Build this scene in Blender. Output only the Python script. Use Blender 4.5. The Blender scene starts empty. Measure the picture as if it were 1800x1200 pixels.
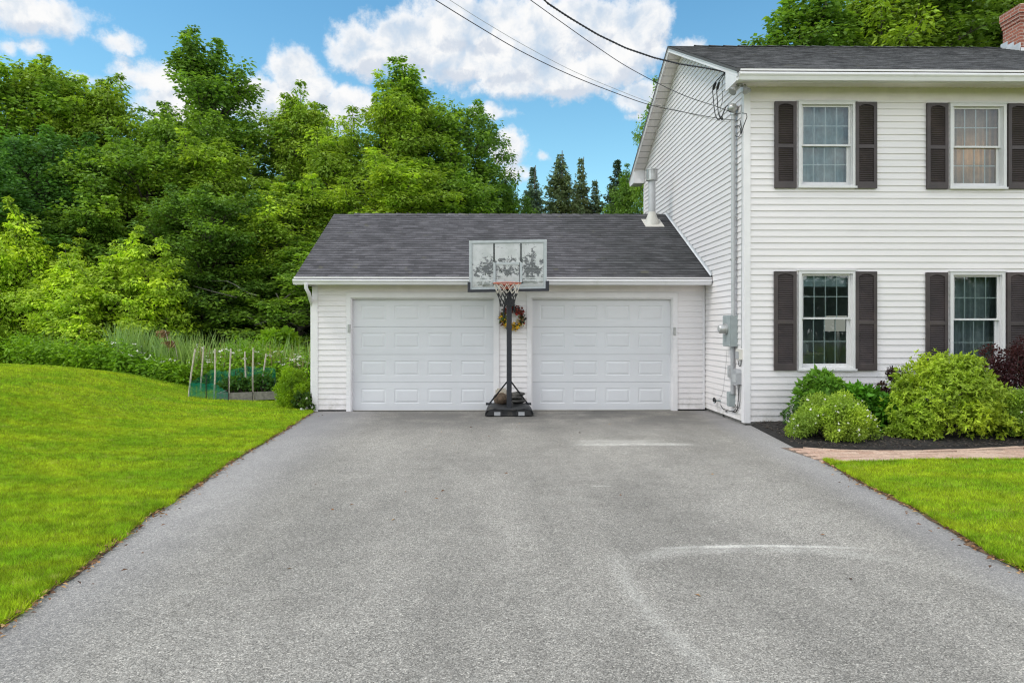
import bpy, math, random
import numpy as np
from mathutils import Vector
R = math.radians
S = bpy.context.scene
COL = S.collection
# ---------------------------------------------------------------- camera model (used to turn measurements into metres)
F = 1200.0; PSI = R(0.9); CX = 876.85; HY = 577.0; CZ = 1.57
def ratio(px): return math.tan(math.atan((px - CX) / F) + PSI)
def PX(px, Y): return ratio(px) * Y
def PZ(px, py, Y):
    dc = PX(px, Y) * math.sin(PSI) + Y * math.cos(PSI)
    return CZ + (HY - py) * dc / F
def GY(py, z=0.0): return F * (CZ - z) / (py - HY)
def GP(px, py, z=0.0):                     # point of the ground
    Y = GY(py, z)
    for _ in range(3):
        dc = F * (CZ - z) / (py - HY)
        Y = dc / (math.cos(PSI) + ratio(px) * math.sin(PSI))
    return (PX(px, Y), Y)
cam = bpy.data.cameras.new('camera'); camo = bpy.data.objects.new('camera', cam); COL.objects.link(camo)
cam.sensor_width = 36; cam.lens = 24; cam.clip_end = 2000; cam.clip_start = 0.05
cam.shift_x = (900 - CX) / 1800; cam.shift_y = -(600 - HY) / 1800
camo.location = (0, 0, CZ); camo.rotation_euler = (R(90), 0, -PSI)
S.camera = camo
# ---------------------------------------------------------------- node helpers
class N:
    def __init__(s, nt): s.t = nt
    def n(s, typ, ins=None, **kw):
        nd = s.t.nodes.new(typ)
        for k, v in kw.items(): setattr(nd, k, v)
        for k, v in (ins or {}).items():
            if hasattr(v, 'is_linked') or isinstance(v, bpy.types.NodeSocket): s.t.links.new(v, nd.inputs[k])
            else: nd.inputs[k].default_value = v
        return nd
    def m(s, op, a, b=0.0, c=0.0, clamp=False):
        nd = s.n('ShaderNodeMath', {0: a, 1: b, 2: c}, operation=op, use_clamp=clamp); return nd.outputs[0]
    def mix(s, f, a, b, bt='MIX'):
        nd = s.n('ShaderNodeMix', {0: f, 6: a, 7: b}, data_type='RGBA', blend_type=bt); return nd.outputs[2]
    def ss(s, v, lo, hi, o0=0.0, o1=1.0):
        nd = s.n('ShaderNodeMapRange', {0: v, 1: lo, 2: hi, 3: o0, 4: o1}, interpolation_type='SMOOTHSTEP'); return nd.outputs[0]
    def noise(s, vec, scale, detail=4, rough=.55, dim='3D', dist=0.0):
        return s.n('ShaderNodeTexNoise', {'Vector': vec, 'Scale': scale, 'Detail': detail, 'Roughness': rough, 'Distortion': dist}, noise_dimensions=dim)
    def bump(s, h, strength=.3, dist=.01):
        return s.n('ShaderNodeBump', {'Height': h, 'Strength': strength, 'Distance': dist}).outputs[0]
def rgb(c): return (c[0], c[1], c[2], 1.0)
MATS = {}
def new_mat(name):
    m = bpy.data.materials.new(name); m.use_nodes = True
    nt = m.node_tree; nt.nodes.clear(); g = N(nt)
    out = g.n('ShaderNodeOutputMaterial')
    MATS[name] = m
    return m, g, out
def plain(name, col, rough=.5, metal=0.0, vary=.12, vscale=6.0, dirt=None, bump=0.0, bscale=60, spec=.5, coord='Object'):
    m, g, out = new_mat(name)
    tc = g.n('ShaderNodeTexCoord').outputs[coord]
    nz = g.noise(tc, vscale, 5, .6).outputs[0]
    f = g.ss(nz, .3, .7, 1 - vary, 1 + vary * .6)
    c = g.mix(1.0, rgb(col), f, 'MULTIPLY')
    if dirt:
        n2 = g.noise(tc, dirt[2], 6, .65).outputs[0]
        c = g.mix(g.ss(n2, dirt[3], dirt[3] + .2, 0, dirt[1]), c, rgb(dirt[0]))
    b = g.n('ShaderNodeBsdfPrincipled', {'Base Color': c, 'Roughness': rough, 'Metallic': metal, 'Specular IOR Level': spec})
    if bump:
        b.inputs['Normal'].default_value = (0, 0, 0)
        g.t.links.new(g.bump(g.noise(tc, bscale, 4).outputs[0], bump, .01), b.inputs['Normal'])
    g.t.links.new(b.outputs[0], out.inputs[0])
    return m
# ---------------------------------------------------------------- mesh helpers
ROOT = {}
def off_of(parent):
    o = parent
    while o is not None and o.parent is not None: o = o.parent
    return np.array(ROOT.get(o.name, (0, 0, 0)) if o is not None else (0, 0, 0), dtype=float)
def tag(o, label=None, cat=None, group=None, kind=None):
    if label: o['label'] = label
    if cat: o['category'] = cat
    if group: o['group'] = group
    if kind: o['kind'] = kind
    return o
def empty(name, loc, label=None, cat=None, group=None):
    o = bpy.data.objects.new(name, None); COL.objects.link(o); o.location = loc; o.empty_display_size = .2
    ROOT[o.name] = tuple(loc)
    return tag(o, label, cat, group)
def np_mesh(name, V, Fc, mat=None, smooth=False, attr=None):
    V = np.asarray(V, dtype=np.float32); me = bpy.data.meshes.new(name)
    me.vertices.add(len(V)); me.vertices.foreach_set('co', V.ravel())
    Fc = np.asarray(Fc, dtype=np.int32); k = Fc.shape[1]
    me.loops.add(Fc.size); me.loops.foreach_set('vertex_index', Fc.ravel())
    me.polygons.add(len(Fc)); me.polygons.foreach_set('loop_start', np.arange(0, Fc.size, k, dtype=np.int32))
    try: me.polygons.foreach_set('loop_total', np.full(len(Fc), k, dtype=np.int32))
    except Exception: pass
    if smooth: me.polygons.foreach_set('use_smooth', np.ones(len(Fc), dtype=bool))
    me.update(calc_edges=True)
    if attr is not None:
        a = me.attributes.new('shade', 'FLOAT', 'POINT'); a.data.foreach_set('value', np.asarray(attr, dtype=np.float32))
    if mat: me.materials.append(mat)
    return me
def link(name, me, parent=None):
    o = bpy.data.objects.new(name, me); COL.objects.link(o)
    if parent is not None: o.parent = parent
    return o
class MB:
    def __init__(s): s.v = []; s.f = []; s.uv = []; s.mi = []; s.hasuv = False; s.cur = 0
    def face(s, pts, uv=None):
        b = len(s.v); s.v += [tuple(p) for p in pts]; s.f.append(tuple(range(b, b + len(pts)))); s.mi.append(s.cur)
        if uv is None: uv = [(0, 0)] * len(pts)
        else: s.hasuv = True
        s.uv.append(uv); return s
    def box(s, x0, x1, y0, y1, z0, z1):
        if x0 > x1: x0, x1 = x1, x0
        if y0 > y1: y0, y1 = y1, y0
        if z0 > z1: z0, z1 = z1, z0
        b = len(s.v)
        s.v += [(x0,y0,z0),(x1,y0,z0),(x1,y1,z0),(x0,y1,z0),(x0,y0,z1),(x1,y0,z1),(x1,y1,z1),(x0,y1,z1)]
        for q in ((0,3,2,1),(4,5,6,7),(0,1,5,4),(1,2,6,5),(2,3,7,6),(3,0,4,7)):
            s.f.append(tuple(b + i for i in q)); s.uv.append([(0,0)]*4); s.mi.append(s.cur)
        return s
    def prism(s, poly, axis, a, b):
        """extrude a polygon; axis 'x': poly=(y,z), 'y': poly=(x,z), 'z': poly=(x,y)"""
        def P(p, t): return (t, p[0], p[1]) if axis == 'x' else (p[0], t, p[1]) if axis == 'y' else (p[0], p[1], t)
        n = len(poly); base = len(s.v)
        s.v += [P(p, a) for p in poly] + [P(p, b) for p in poly]
        fs = [tuple(base + i for i in range(n)), tuple(base + n + i for i in reversed(range(n)))]
        fs += [(base + (i+1) % n, base + i, base + n + i, base + n + (i+1) % n) for i in range(n)]
        for q in fs: s.f.append(q); s.uv.append([(0,0)]*len(q)); s.mi.append(s.cur)
        return s
    def tube(s, pts, r, sides=8, caps=True):
        pts = [Vector(p) for p in pts]; n = len(pts)
        rs = r if isinstance(r, (list, tuple)) else [r] * n
        up = None; base = len(s.v)
        for i, p in enumerate(pts):
            t = (pts[min(i+1, n-1)] - pts[max(i-1, 0)])
            if t.length < 1e-9: t = Vector((0,0,1))
            t.normalize()
            if up is None: up = Vector((0,0,1)) if abs(t.z) < .9 else Vector((1,0,0))
            a = t.cross(up)
            if a.length < 1e-6: a = t.cross(Vector((0,1,0)))
            a.normalize(); b2 = a.cross(t); b2.normalize(); up = b2
            for k in range(sides):
                an = 2 * math.pi * k / sides
                s.v.append(tuple(p + (a * math.cos(an) + b2 * math.sin(an)) * rs[i]))
        for i in range(n - 1):
            for k in range(sides):
                k2 = (k + 1) % sides
                q = (base + i*sides + k, base + i*sides + k2, base + (i+1)*sides + k2, base + (i+1)*sides + k)
                s.f.append(q); s.uv.append([(0,0)]*4); s.mi.append(s.cur)
        if caps:
            for q in (tuple(base + k for k in reversed(range(sides))), tuple(base + (n-1)*sides + k for k in range(sides))):
                s.f.append(q); s.uv.append([(0,0)]*sides); s.mi.append(s.cur)
        return s
    def lathe(s, c, prof, sides=20, axis='z'):
        base = len(s.v); n = len(prof)
        for (r, h) in prof:
            for k in range(sides):
                an = 2*math.pi*k/sides; a, b = r*math.cos(an), r*math.sin(an)
                d = (a, b, h) if axis == 'z' else (a, h, b) if axis == 'y' else (h, a, b)
                s.v.append((c[0]+d[0], c[1]+d[1], c[2]+d[2]))
        for i in range(n-1):
            for k in range(sides):
                k2 = (k+1) % sides
                s.f.append((base+i*sides+k, base+i*sides+k2, base+(i+1)*sides+k2, base+(i+1)*sides+k)); s.uv.append([(0,0)]*4); s.mi.append(s.cur)
        for q in (tuple(base+k for k in reversed(range(sides))), tuple(base+(n-1)*sides+k for k in range(sides))):
            s.f.append(q); s.uv.append([(0,0)]*sides); s.mi.append(s.cur)
        return s
    def blob(s, c, r, seed=0, amp=.2, nu=14, nv=9):
        rr = random.Random(seed); base = len(s.v)
        ph = [(rr.uniform(0,6), rr.uniform(0,6), rr.randint(2,4), rr.randint(1,3)) for _ in range(4)]
        for j in range(nv+1):
            th = math.pi*j/nv
            for i in range(nu):
                a = 2*math.pi*i/nu
                k = 1 + amp*sum(math.sin(p[2]*a+p[0])*math.sin(p[3]*th+p[1]) for p in ph)/2
                s.v.append((c[0]+r[0]*k*math.sin(th)*math.cos(a), c[1]+r[1]*k*math.sin(th)*math.sin(a), c[2]+r[2]*k*math.cos(th)))
        for j in range(nv):
            for i in range(nu):
                i2 = (i+1) % nu
                s.f.append((base+j*nu+i, base+(j+1)*nu+i, base+(j+1)*nu+i2, base+j*nu+i2)); s.uv.append([(0,0)]*4); s.mi.append(s.cur)
        return s
    def build(s, name, mat, parent=None, smooth=False, recalc=False, loc=None):
        off = off_of(parent) if parent is not None else np.array(loc if loc is not None else (0,0,0), dtype=float)
        me = bpy.data.meshes.new(name)
        me.from_pydata([tuple(np.array(v) - off) for v in s.v], [], s.f)
        mats = mat if isinstance(mat, (list, tuple)) else [mat]
        for m in mats: me.materials.append(m)
        if len(mats) > 1: me.polygons.foreach_set('material_index', s.mi)
        if s.hasuv:
            ul = me.uv_layers.new(name='UVMap'); k = 0
            for q in s.uv:
                for u in q: ul.data[k].uv = u; k += 1
        if recalc or smooth:
            import bmesh
            bm = bmesh.new(); bm.from_mesh(me)
            if not s.hasuv: bmesh.ops.remove_doubles(bm, verts=bm.verts, dist=1e-5)
            bmesh.ops.recalc_face_normals(bm, faces=bm.faces); bm.to_mesh(me); bm.free()
        if smooth: me.polygons.foreach_set('use_smooth', [True]*len(me.polygons))
        o = link(name, me, parent)
        if parent is None and loc is not None: o.location = loc; ROOT[o.name] = tuple(loc)
        if smooth and smooth != 'all':
            try:
                me.set_sharp_from_angle(angle=R(40))
            except Exception: pass
        return o
def copy_tree(o, parent=None):
    c = o.copy(); COL.objects.link(c)
    if parent is not None: c.parent = parent
    for ch in list(o.children): copy_tree(ch, c)
    return c
# ---------------------------------------------------------------- materials
def vinyl(name, col):
    m, g, out = new_mat(name)
    tc = g.n('ShaderNodeTexCoord').outputs['Object']
    st = g.n('ShaderNodeMapping', {'Vector': tc, 'Scale': (1.2, 1.2, 9.5)}).outputs[0]
    a = g.noise(st, 1.0, 4).outputs[0]; b = g.noise(tc, .5, 4).outputs[0]
    f = g.m('ADD', g.ss(a, .3, .7, -.02, .02), g.ss(b, .3, .7, .97, 1.02))
    c = g.mix(1.0, rgb(col), f, 'MULTIPLY')
    z = g.n('ShaderNodeSeparateXYZ', {0: tc}).outputs[2]
    sp = g.noise(tc, 5, 6, .7).outputs[0]
    dm = g.m('MULTIPLY', g.ss(z, .0, .7, .55, 0), g.ss(sp, .4, .75))
    c = g.mix(dm, c, rgb((.36, .34, .28)))
    gr = g.n('ShaderNodeMapping', {'Vector': tc, 'Scale': (6, 6, 160)}).outputs[0]
    bs = g.n('ShaderNodeBsdfPrincipled', {'Base Color': c, 'Roughness': .42, 'Normal': g.bump(g.noise(gr, 1.0, 2).outputs[0], .04, .003)})
    g.t.links.new(bs.outputs[0], out.inputs[0]); return m
M_SID = vinyl('vinyl_siding', (.76, .722, .72))
M_TRIM = plain('white_trim', (.775, .75, .755), .4, vary=.05, vscale=3)
M_SOFF = plain('soffit_vinyl', (.83, .775, .76), .5, vary=.06, vscale=3)
M_GUT = plain('gutter_enamel', (.80, .785, .805), .28, vary=.05, vscale=2, dirt=((.45,.44,.40), .35, 2.5, .55))
M_DOOR = plain('door_enamel', (.69, .69, .71), .38, vary=.03, vscale=1.5)
M_FOUND = plain('concrete_foundation', (.20, .19, .175), .9, vary=.3, vscale=9, bump=.3)
M_DARK = plain('dark_gap', (.03, .028, .026), .9)
M_BLACK = plain('black_cable', (.012, .012, .013), .55)
M_GREYB = plain('grey_steel_box', (.30, .335, .335), .45, vary=.1, vscale=8)
M_LGREY = plain('light_grey_plastic', (.33, .335, .345), .45, vary=.08)
M_PVC = plain('grey_pipe', (.42, .425, .43), .45, vary=.1, vscale=5)
M_GALV = plain('galvanised_metal', (.46, .46, .45), .38, .55, vary=.2, vscale=10)
M_BEIGE = plain('beige_paint_metal', (.60, .575, .52), .45, vary=.08)
M_WOODG = plain('weathered_grey_wood', (.23, .21, .19), .85, vary=.3, vscale=18, bump=.3)
M_STAKE = plain('pale_stake_wood', (.52, .46, .38), .85, vary=.25, vscale=22)
M_POLE = plain('black_powder_coat', (.013, .015, .022), .42, vary=.2, vscale=14, dirt=((.07,.06,.05), .5, 12, .62))
M_PLAST = plain('black_base_plastic', (.022, .023, .025), .5, vary=.3, vscale=12, dirt=((.11,.095,.075), .6, 9, .55))
M_RIM = plain('faded_orange_rim', (.47, .125, .07), .5, vary=.25, vscale=20)
M_NETW = plain('dirty_white_cord', (.55, .50, .43), .8, vary=.3, vscale=30)
M_NETB = plain('black_cord', (.02, .02, .022), .8)
M_BFRM = plain('grey_board_frame', (.42, .45, .46), .45, vary=.1, vscale=12)
M_SHUT = plain('brown_shutter_vinyl', (.052, .040, .040), .5, vary=.25, vscale=3, dirt=((.085,.062,.058), .6, 2.2, .5))
M_SASH = plain('window_vinyl', (.66, .65, .65), .38, vary=.04)
M_GRID = plain('muntin_white', (.80, .82, .81), .4, vary=.04)
M_ROOM = plain('room_wall_paint', (.62, .70, .70), .9, vary=.1)
M_FLASH = plain('aluminium_flashing', (.62, .62, .62), .4, .3, vary=.15, vscale=6)
M_MORT = plain('chimney_cap_mortar', (.55, .44, .30), .9, vary=.2, vscale=8)
M_BULB = plain('floodlight_metal', (.42, .42, .42), .35, .3, vary=.15)
def shingle(name, colA, colB, gx0, gx1, rough=.95, sc=1.0, blot=1.0):
    m, g, out = new_mat(name)
    tcn = g.n('ShaderNodeTexCoord'); uv = tcn.outputs['UV']; ob = tcn.outputs['Object']
    br = g.n('ShaderNodeTexBrick', {'Vector': uv, 'Color1': (.0,.0,.0,1), 'Color2': (1,1,1,1), 'Mortar': (.1,.1,.1,1), 'Scale': 1.0,
             'Mortar Size': .003, 'Bias': 0.0, 'Brick Width': .22 * sc, 'Row Height': .132}, offset=.41, offset_frequency=2, squash=1.0)
    x = g.n('ShaderNodeSeparateXYZ', {0: uv}).outputs[0]
    big = g.noise(ob, .55, 5, .6).outputs[0]
    gf = g.m('ADD', g.ss(x, gx0, gx1), g.ss(big, .3, .7, -.35, .35), clamp=True)
    c = g.mix(gf, rgb(colA), rgb(colB))
    f = g.m('MULTIPLY', g.n('ShaderNodeRGBToBW', {0: br.outputs[0]}).outputs[0], .46)
    f = g.m('ADD', f, .74)
    vv = g.m('FRACT', g.m('DIVIDE', g.n('ShaderNodeSeparateXYZ', {0: uv}).outputs[1], .132))
    f = g.m('MULTIPLY', f, g.m('SUBTRACT', 1.0, g.m('MULTIPLY', vv, .35)))
    c = g.mix(1.0, c, f, 'MULTIPLY')
    st = g.n('ShaderNodeMapping', {'Vector': uv, 'Scale': (1.5, 7.5, 1)}).outputs[0]
    med = g.noise(st, 2.2, 5, .65).outputs[0]
    c = g.mix(1.0, c, g.ss(med, .25, .75, 1 - .4*blot, 1 + .45*blot), 'MULTIPLY')
    m2 = g.noise(g.n('ShaderNodeMapping', {'Vector': uv, 'Scale': (1.1, 2.6, 1)}).outputs[0], 2.4, 5, .7).outputs[0]
    c = g.mix(1.0, c, g.ss(m2, .3, .7, 1 - .3*blot, 1 + .35*blot), 'MULTIPLY')
    gr = g.noise(ob, 160, 2).outputs[0]
    c = g.mix(1.0, c, g.ss(gr, .3, .7, .7, 1.3), 'MULTIPLY')
    sp = g.noise(ob, 3.2, 3, .5).outputs[0]
    c = g.mix(g.ss(sp, .66, .75, 0, .5), c, rgb((.13, .125, .085)))
    bs = g.n('ShaderNodeBsdfPrincipled', {'Base Color': c, 'Roughness': rough, 'Specular IOR Level': .25, 'Normal': g.bump(gr, .5, .004)})
    g.t.links.new(bs.outputs[0], out.inputs[0]); return m
M_SHG = shingle('garage_shingles', (.104, .100, .107), (.054, .056, .057), -.5, 6.5, blot=.75)
M_SHH = shingle('house_shingles', (.115, .115, .118), (.13, .13, .133), 0, 6, sc=2.2, blot=1.5)
def brick_mat():
    m, g, out = new_mat('red_brick')
    tc = g.n('ShaderNodeTexCoord').outputs['UV']
    br = g.n('ShaderNodeTexBrick', {'Vector': tc, 'Color1': (.36,.115,.07,1), 'Color2': (.24,.085,.06,1), 'Mortar': (.36,.29,.24,1), 'Scale': 1.0,
             'Mortar Size': .008, 'Mortar Smooth': .1, 'Brick Width': .205, 'Row Height': .068}, offset=.5)
    nz = g.noise(tc, 30, 4).outputs[0]
    c = g.mix(1.0, br.outputs[0], g.ss(nz, .3, .7, .7, 1.25), 'MULTIPLY')
    bs = g.n('ShaderNodeBsdfPrincipled', {'Base Color': c, 'Roughness': .9, 'Normal': g.bump(br.outputs[1], -.6, .006)})
    g.t.links.new(bs.outputs[0], out.inputs[0])
    return m
M_BRICK = brick_mat()
def glass_mat(name, tint=(.70, .79, .80), base=.035):
    m, g, out = new_mat(name)
    tr = g.n('ShaderNodeBsdfTransparent', {0: rgb(tint)})
    gl = g.n('ShaderNodeBsdfGlossy', {'Color': (.95, .98, 1, 1), 'Roughness': .015})
    tc = g.n('ShaderNodeTexCoord').outputs['Object']
    g.t.links.new(g.bump(g.noise(tc, 2.2, 2).outputs[0], .06, .02), gl.inputs['Normal'])
    fr = g.n('ShaderNodeFresnel', {0: 1.5}).outputs[0]
    f = g.m('ADD', fr, base)
    mx = g.n('ShaderNodeMixShader', {0: f, 1: tr.outputs[0], 2: gl.outputs[0]})
    g.t.links.new(mx.outputs[0], out.inputs[0]); return m
M_GLASS = glass_mat('window_glass')
def cloth_mat(name, col, trans=.35, alpha=0.0):
    m, g, out = new_mat(name)
    tc = g.n('ShaderNodeTexCoord').outputs['Object']
    f = g.ss(g.noise(tc, 9, 4).outputs[0], .3, .7, .85, 1.1)
    c = g.mix(1.0, rgb(col), f, 'MULTIPLY')
    d = g.n('ShaderNodeBsdfDiffuse', {0: c}); t = g.n('ShaderNodeBsdfTranslucent', {0: c})
    mx = g.n('ShaderNodeMixShader', {0: trans, 1: d.outputs[0], 2: t.outputs[0]})
    if alpha:
        tr = g.n('ShaderNodeBsdfTransparent')
        mx = g.n('ShaderNodeMixShader', {0: alpha, 1: mx.outputs[0], 2: tr.outputs[0]})
    g.t.links.new(mx.outputs[0], out.inputs[0]); return m
M_CURT = cloth_mat('sheer_curtain', (.60, .70, .72))
M_CURTG = cloth_mat('grey_curtain', (.36, .36, .34), .5)
M_CURTD = cloth_mat('dark_curtain', (.50, .55, .56))
M_LAMPC = cloth_mat('lamp_shade_cloth', (.86, .82, .74), .4)
def leaf_mat(name, trans=.34, rough=.5, col=None, vary=.45):
    """leaf colour = the object's own colour, varied leaf by leaf and bough by bough, with clumps painted brighter as if lit"""
    m, g, out = new_mat(name)
    base = g.n('ShaderNodeObjectInfo').outputs['Color'] if col is None else rgb(col)
    isl = g.n('ShaderNodeNewGeometry').outputs['Random Per Island']
    tc = g.n('ShaderNodeTexCoord').outputs['Object']
    n1 = g.noise(tc, .75, 3).outputs[0]
    f = g.m('ADD', g.m('MULTIPLY', isl, vary), 1 - vary * .55)
    c = g.mix(1.0, base, f, 'MULTIPLY')
    at = g.n('ShaderNodeAttribute', attribute_name='shade').outputs['Fac']
    yel = g.mix(1.0, c, (1.30, 1.14, .85, 1), 'MULTIPLY')
    c = g.mix(g.m('MULTIPLY', g.ss(n1, .42, .62), .6), c, yel)
    lit_clump = g.mix(1.0, c, (1.9, 1.75, 1.1, 1), 'MULTIPLY')
    c = g.mix(at, c, lit_clump)
    d = g.n('ShaderNodeBsdfPrincipled', {'Base Color': c, 'Roughness': rough, 'Specular IOR Level': .22})
    t = g.n('ShaderNodeBsdfTranslucent', {0: g.mix(1.0, c, (1.3, 1.3, .7, 1), 'MULTIPLY')})
    mx = g.n('ShaderNodeMixShader', {0: trans, 1: d.outputs[0], 2: t.outputs[0]})
    g.t.links.new(mx.outputs[0], out.inputs[0]); return m
M_LEAF = leaf_mat('leaf')
M_NEED = leaf_mat('needles', .1, .7)
M_BARK = plain('bark', (.085, .072, .058), .95, vary=.4, vscale=9, bump=.5, bscale=30)
M_TWIG = plain('grey_twig', (.17, .155, .135), .9, vary=.3, vscale=9)
M_PETAL = plain('white_petal', (.72, .72, .62), .6, vary=.05)
# ================================================================ HOUSE
XH, YH, YB, XE = 4.16, 11.0, 18.1, 17.0
YR = 14.55; ZE = 5.592; YE = 10.50; SL = .497           # roof: edge at YE/ZE, ridge at YR
ZR = ZE + SL * (YR - YE)
XRK = XH - .30
house = empty('house', (XH, YH, 0), 'two-storey white clapboard house with dark shutters, beside the garage', 'house')
def lap(mb, Pf, z0, z1, spans, out=.017, inn=.003):
    for (a0, a1, b0, b1) in spans:
        if a1 - a0 < .004 and b1 - b0 < .004: continue
        mb.face([Pf(a0, out, z0), Pf(a1, out, z0), Pf(b1, inn, z1), Pf(b0, inn, z1)])
        mb.face([Pf(a0, 0, z0), Pf(a1, 0, z0), Pf(a1, out, z0), Pf(a0, out, z0)])
def cut(a0, a1, holes):
    segs = [(a0, a1)]
    for (h0, h1) in sorted(holes):
        n = []
        for (s0, s1) in segs:
            if h1 <= s0 or h0 >= s1: n.append((s0, s1)); continue
            if h0 > s0: n.append((s0, h0))
            if h1 < s1: n.append((h1, s1))
        segs = n
    return segs
def wall_courses(mb, Pf, z0, z1, a0, a1, holes, pitch):
    """holes: (a0,a1,z0,z1)"""
    cuts = sorted({z1} | {z0 + i * pitch for i in range(int((z1 - z0) / pitch) + 1)})
    z = z0; out, inn = .017, .003
    while z < z1 - 1e-4:
        zt = min(z + pitch, z1)
        marks = sorted({z, zt} | {h for H in holes for h in H[2:4] if z < h < zt})
        for k in range(len(marks) - 1):
            za, zb = marks[k], marks[k+1]; zm = (za + zb) / 2
            oa = out + (inn - out) * (za - z) / pitch; ob = out + (inn - out) * (zb - z) / pitch
            for (s0, s1) in cut(a0, a1, [(h[0], h[1]) for h in holes if h[2] < zm < h[3]]):
                mb.face([Pf(s0, oa, za), Pf(s1, oa, za), Pf(s1, ob, zb), Pf(s0, ob, zb)])
                if k == 0: mb.face([Pf(s0, 0, za), Pf(s1, 0, za), Pf(s1, oa, za), Pf(s0, oa, za)])
        z = zt
PITCH = .1035
Z0H = .06                       # bottom of the siding
ZFR = PZ(1600, 177, YH)         # bottom of the frieze board
ZSOF = PZ(1600, 155, YH)        # soffit level
# windows : casing outer rectangle, measured
def WR(x0, x1, y0, y1): return (PX(x0, YH), PX(x1, YH), PZ((x0+x1)/2, y1, YH), PZ((x0+x1)/2, y0, YH))
WINS = [WR(1402, 1502.5, 179.5, 331), WR(1668, 1766.5, 183, 333), WR(1402, 1502.5, 476, 651), WR(1668, 1764, 478, 653)]
# further windows out of frame keep the facade going
ww = WINS[1][1] - WINS[1][0]
# the house front
mb = MB()
holes = [(w[0]+.02, w[1]-.02, w[2]+.02, w[3]-.02) for w in WINS]
wall_courses(mb, lambda a, o, z: (a, YH - o, z), Z0H, ZFR, XH + .085, XE, holes, PITCH)
mb.build('front_siding', M_SID, house)
# side wall (gable) : clipped under the rake
mb = MB(); z = Z0H
def zr(y): return ZE - .105 + SL * (min(y, 2*YR - y) - YE)        # underside of the roof deck at the wall
def side_span(z):
    d = (z - (ZE - .105)) / SL + YE
    y0 = max(YH + .085, d); y1 = min(YB - .085, 2*YR - d)
    return (y0, y1)
while z < zr(YR) - .02:
    zt = min(z + PITCH, zr(YR) - .002)
    a = side_span(z); b = side_span(zt)
    if a[1] > a[0]: lap(mb, lambda y, o, zz: (XH - o, y, zz), z, zt, [(a[0], a[1], min(b[0], b[1]), max(b))])
    z = zt
mb.build('gable_siding', M_SID, house)
# plain back, inner lining, far end
mb = MB()
mb.face([(XH, YB, 0), (XE, YB, 0), (XE, YB, 5.4), (XH, YB, 5.4)])
mb.face([(XE, YH, 0), (XE, YB, 0), (XE, YB, 5.4), (XE, YR, ZR - .15), (XE, YH, 5.4)])
mb.build('rear_wall', M_SID, house)
# corner posts
mb = MB()
mb.box(XH - .022, XH + .085, YH - .022, YH + .0, Z0H - .02, ZSOF)
mb.box(XH - .022, XH - .0, YH, YH + .085, Z0H - .02, ZSOF + .02)
mb.build('corner_post', M_TRIM, house)
mb = MB(); mb.box(XH - .022, XH, YB - .085, YB + .022, Z0H - .02, 5.4); mb.build('corner_post', M_TRIM, house)
# foundation
mb = MB(); mb.box(XH + .02, XE - .02, YH + .015, YB - .02, -.3, Z0H + .01); mb.build('foundation', M_FOUND, house)
# frieze, soffit
mb = MB(); mb.box(XH + .085, XE, YH - .012, YH, ZFR, ZSOF); mb.build('frieze_board', M_SOFF, house)
mb = MB()
mb.face([(XRK + .02, YE + .10, ZSOF - .045), (XE, YE + .10, ZSOF - .045), (XE, YH, ZSOF), (XRK + .02, YH, ZSOF)])
k = XRK + .2
while k < 9.5:                                                        # vent grooves of the soffit panels
    mb.box(k, k + .008, YH - .07, YH - .005, ZSOF - .012, ZSOF - .004); k += .1
mb.build('eave_soffit', M_SOFF, house)
# roof deck with stepped shingle courses
def roof(parent, name, x0, x1, y0, z0, y1, z1, mat, thick=.05, n=None, skip=None):
    mb = MB(); L = math.hypot(y1 - y0, z1 - z0); n = n or max(1, round(L / .132))
    ny, nz = -(z1 - z0) / L, (y1 - y0) / L
    if nz < 0: ny, nz = -ny, -nz
    for i in range(n):
        a, b = i / n, (i + 1) / n + .25 / n
        b = min(b, 1)
        ya, za = y0 + (y1-y0)*a, z0 + (z1-z0)*a; yb, zb = y0 + (y1-y0)*b, z0 + (z1-z0)*b
        h = .011
        v0, v1 = i * .132 + .0005, i * .132 + .1315
        mb.face([(x0, ya + ny*h, za + nz*h), (x1, ya + ny*h, za + nz*h), (x1, yb, zb), (x0, yb, zb)], [(x0, v0), (x1, v0), (x1, v1), (x0, v1)])
        mb.face([(x0, ya, za - .004), (x1, ya, za - .004), (x1, ya + ny*h, za + nz*h), (x0, ya + ny*h, za + nz*h)], [(x0, v0), (x1, v0), (x1, v0+.001), (x0, v0+.001)])
    mb.face([(x0, y0, z0 - thick), (x1, y0, z0 - thick), (x1, y1, z1 - thick), (x0, y1, z1 - thick)], [(0,0)]*4)
    mb.face([(x0, y0, z0 - thick), (x0, y1, z1 - thick), (x0, y1, z1), (x0, y0, z0)], [(0,0)]*4)
    mb.face([(x0, y0, z0 - thick), (x0, y0, z0), (x1, y0, z0), (x1, y0, z0 - thick)], [(0,0)]*4)
    return mb.build(name, mat, parent)
hr = roof(house, 'roof', XRK - .02, XE, YE, ZE, YR, ZR, M_SHH)
roof(house, 'roof', XRK - .02, XE, 2*YR - YE, ZE, YR, ZR, M_SHH)
mb = MB(); n = 40
for i in range(n):                                                    # ridge caps
    xa = XRK + .55 + (XE - XRK - .6) * i / n; xb = xa + (XE - XRK) / n * 1.12
    mb.face([(xa, YR - .15, ZR - .06 + .012), (xb, YR - .15, ZR - .06 + .004), (xb, YR, ZR + .012), (xa, YR, ZR + .03)], [(xa, 0), (xb, 0), (xb, .1), (xa, .1)])
    mb.face([(xa, YR, ZR + .03), (xb, YR, ZR + .012), (xb, YR + .15, ZR - .05), (xa, YR + .15, ZR - .05)], [(xa, 0), (xb, 0), (xb, .1), (xa, .1)])
mb.build('ridge_cap', M_SHH, hr)
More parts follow.
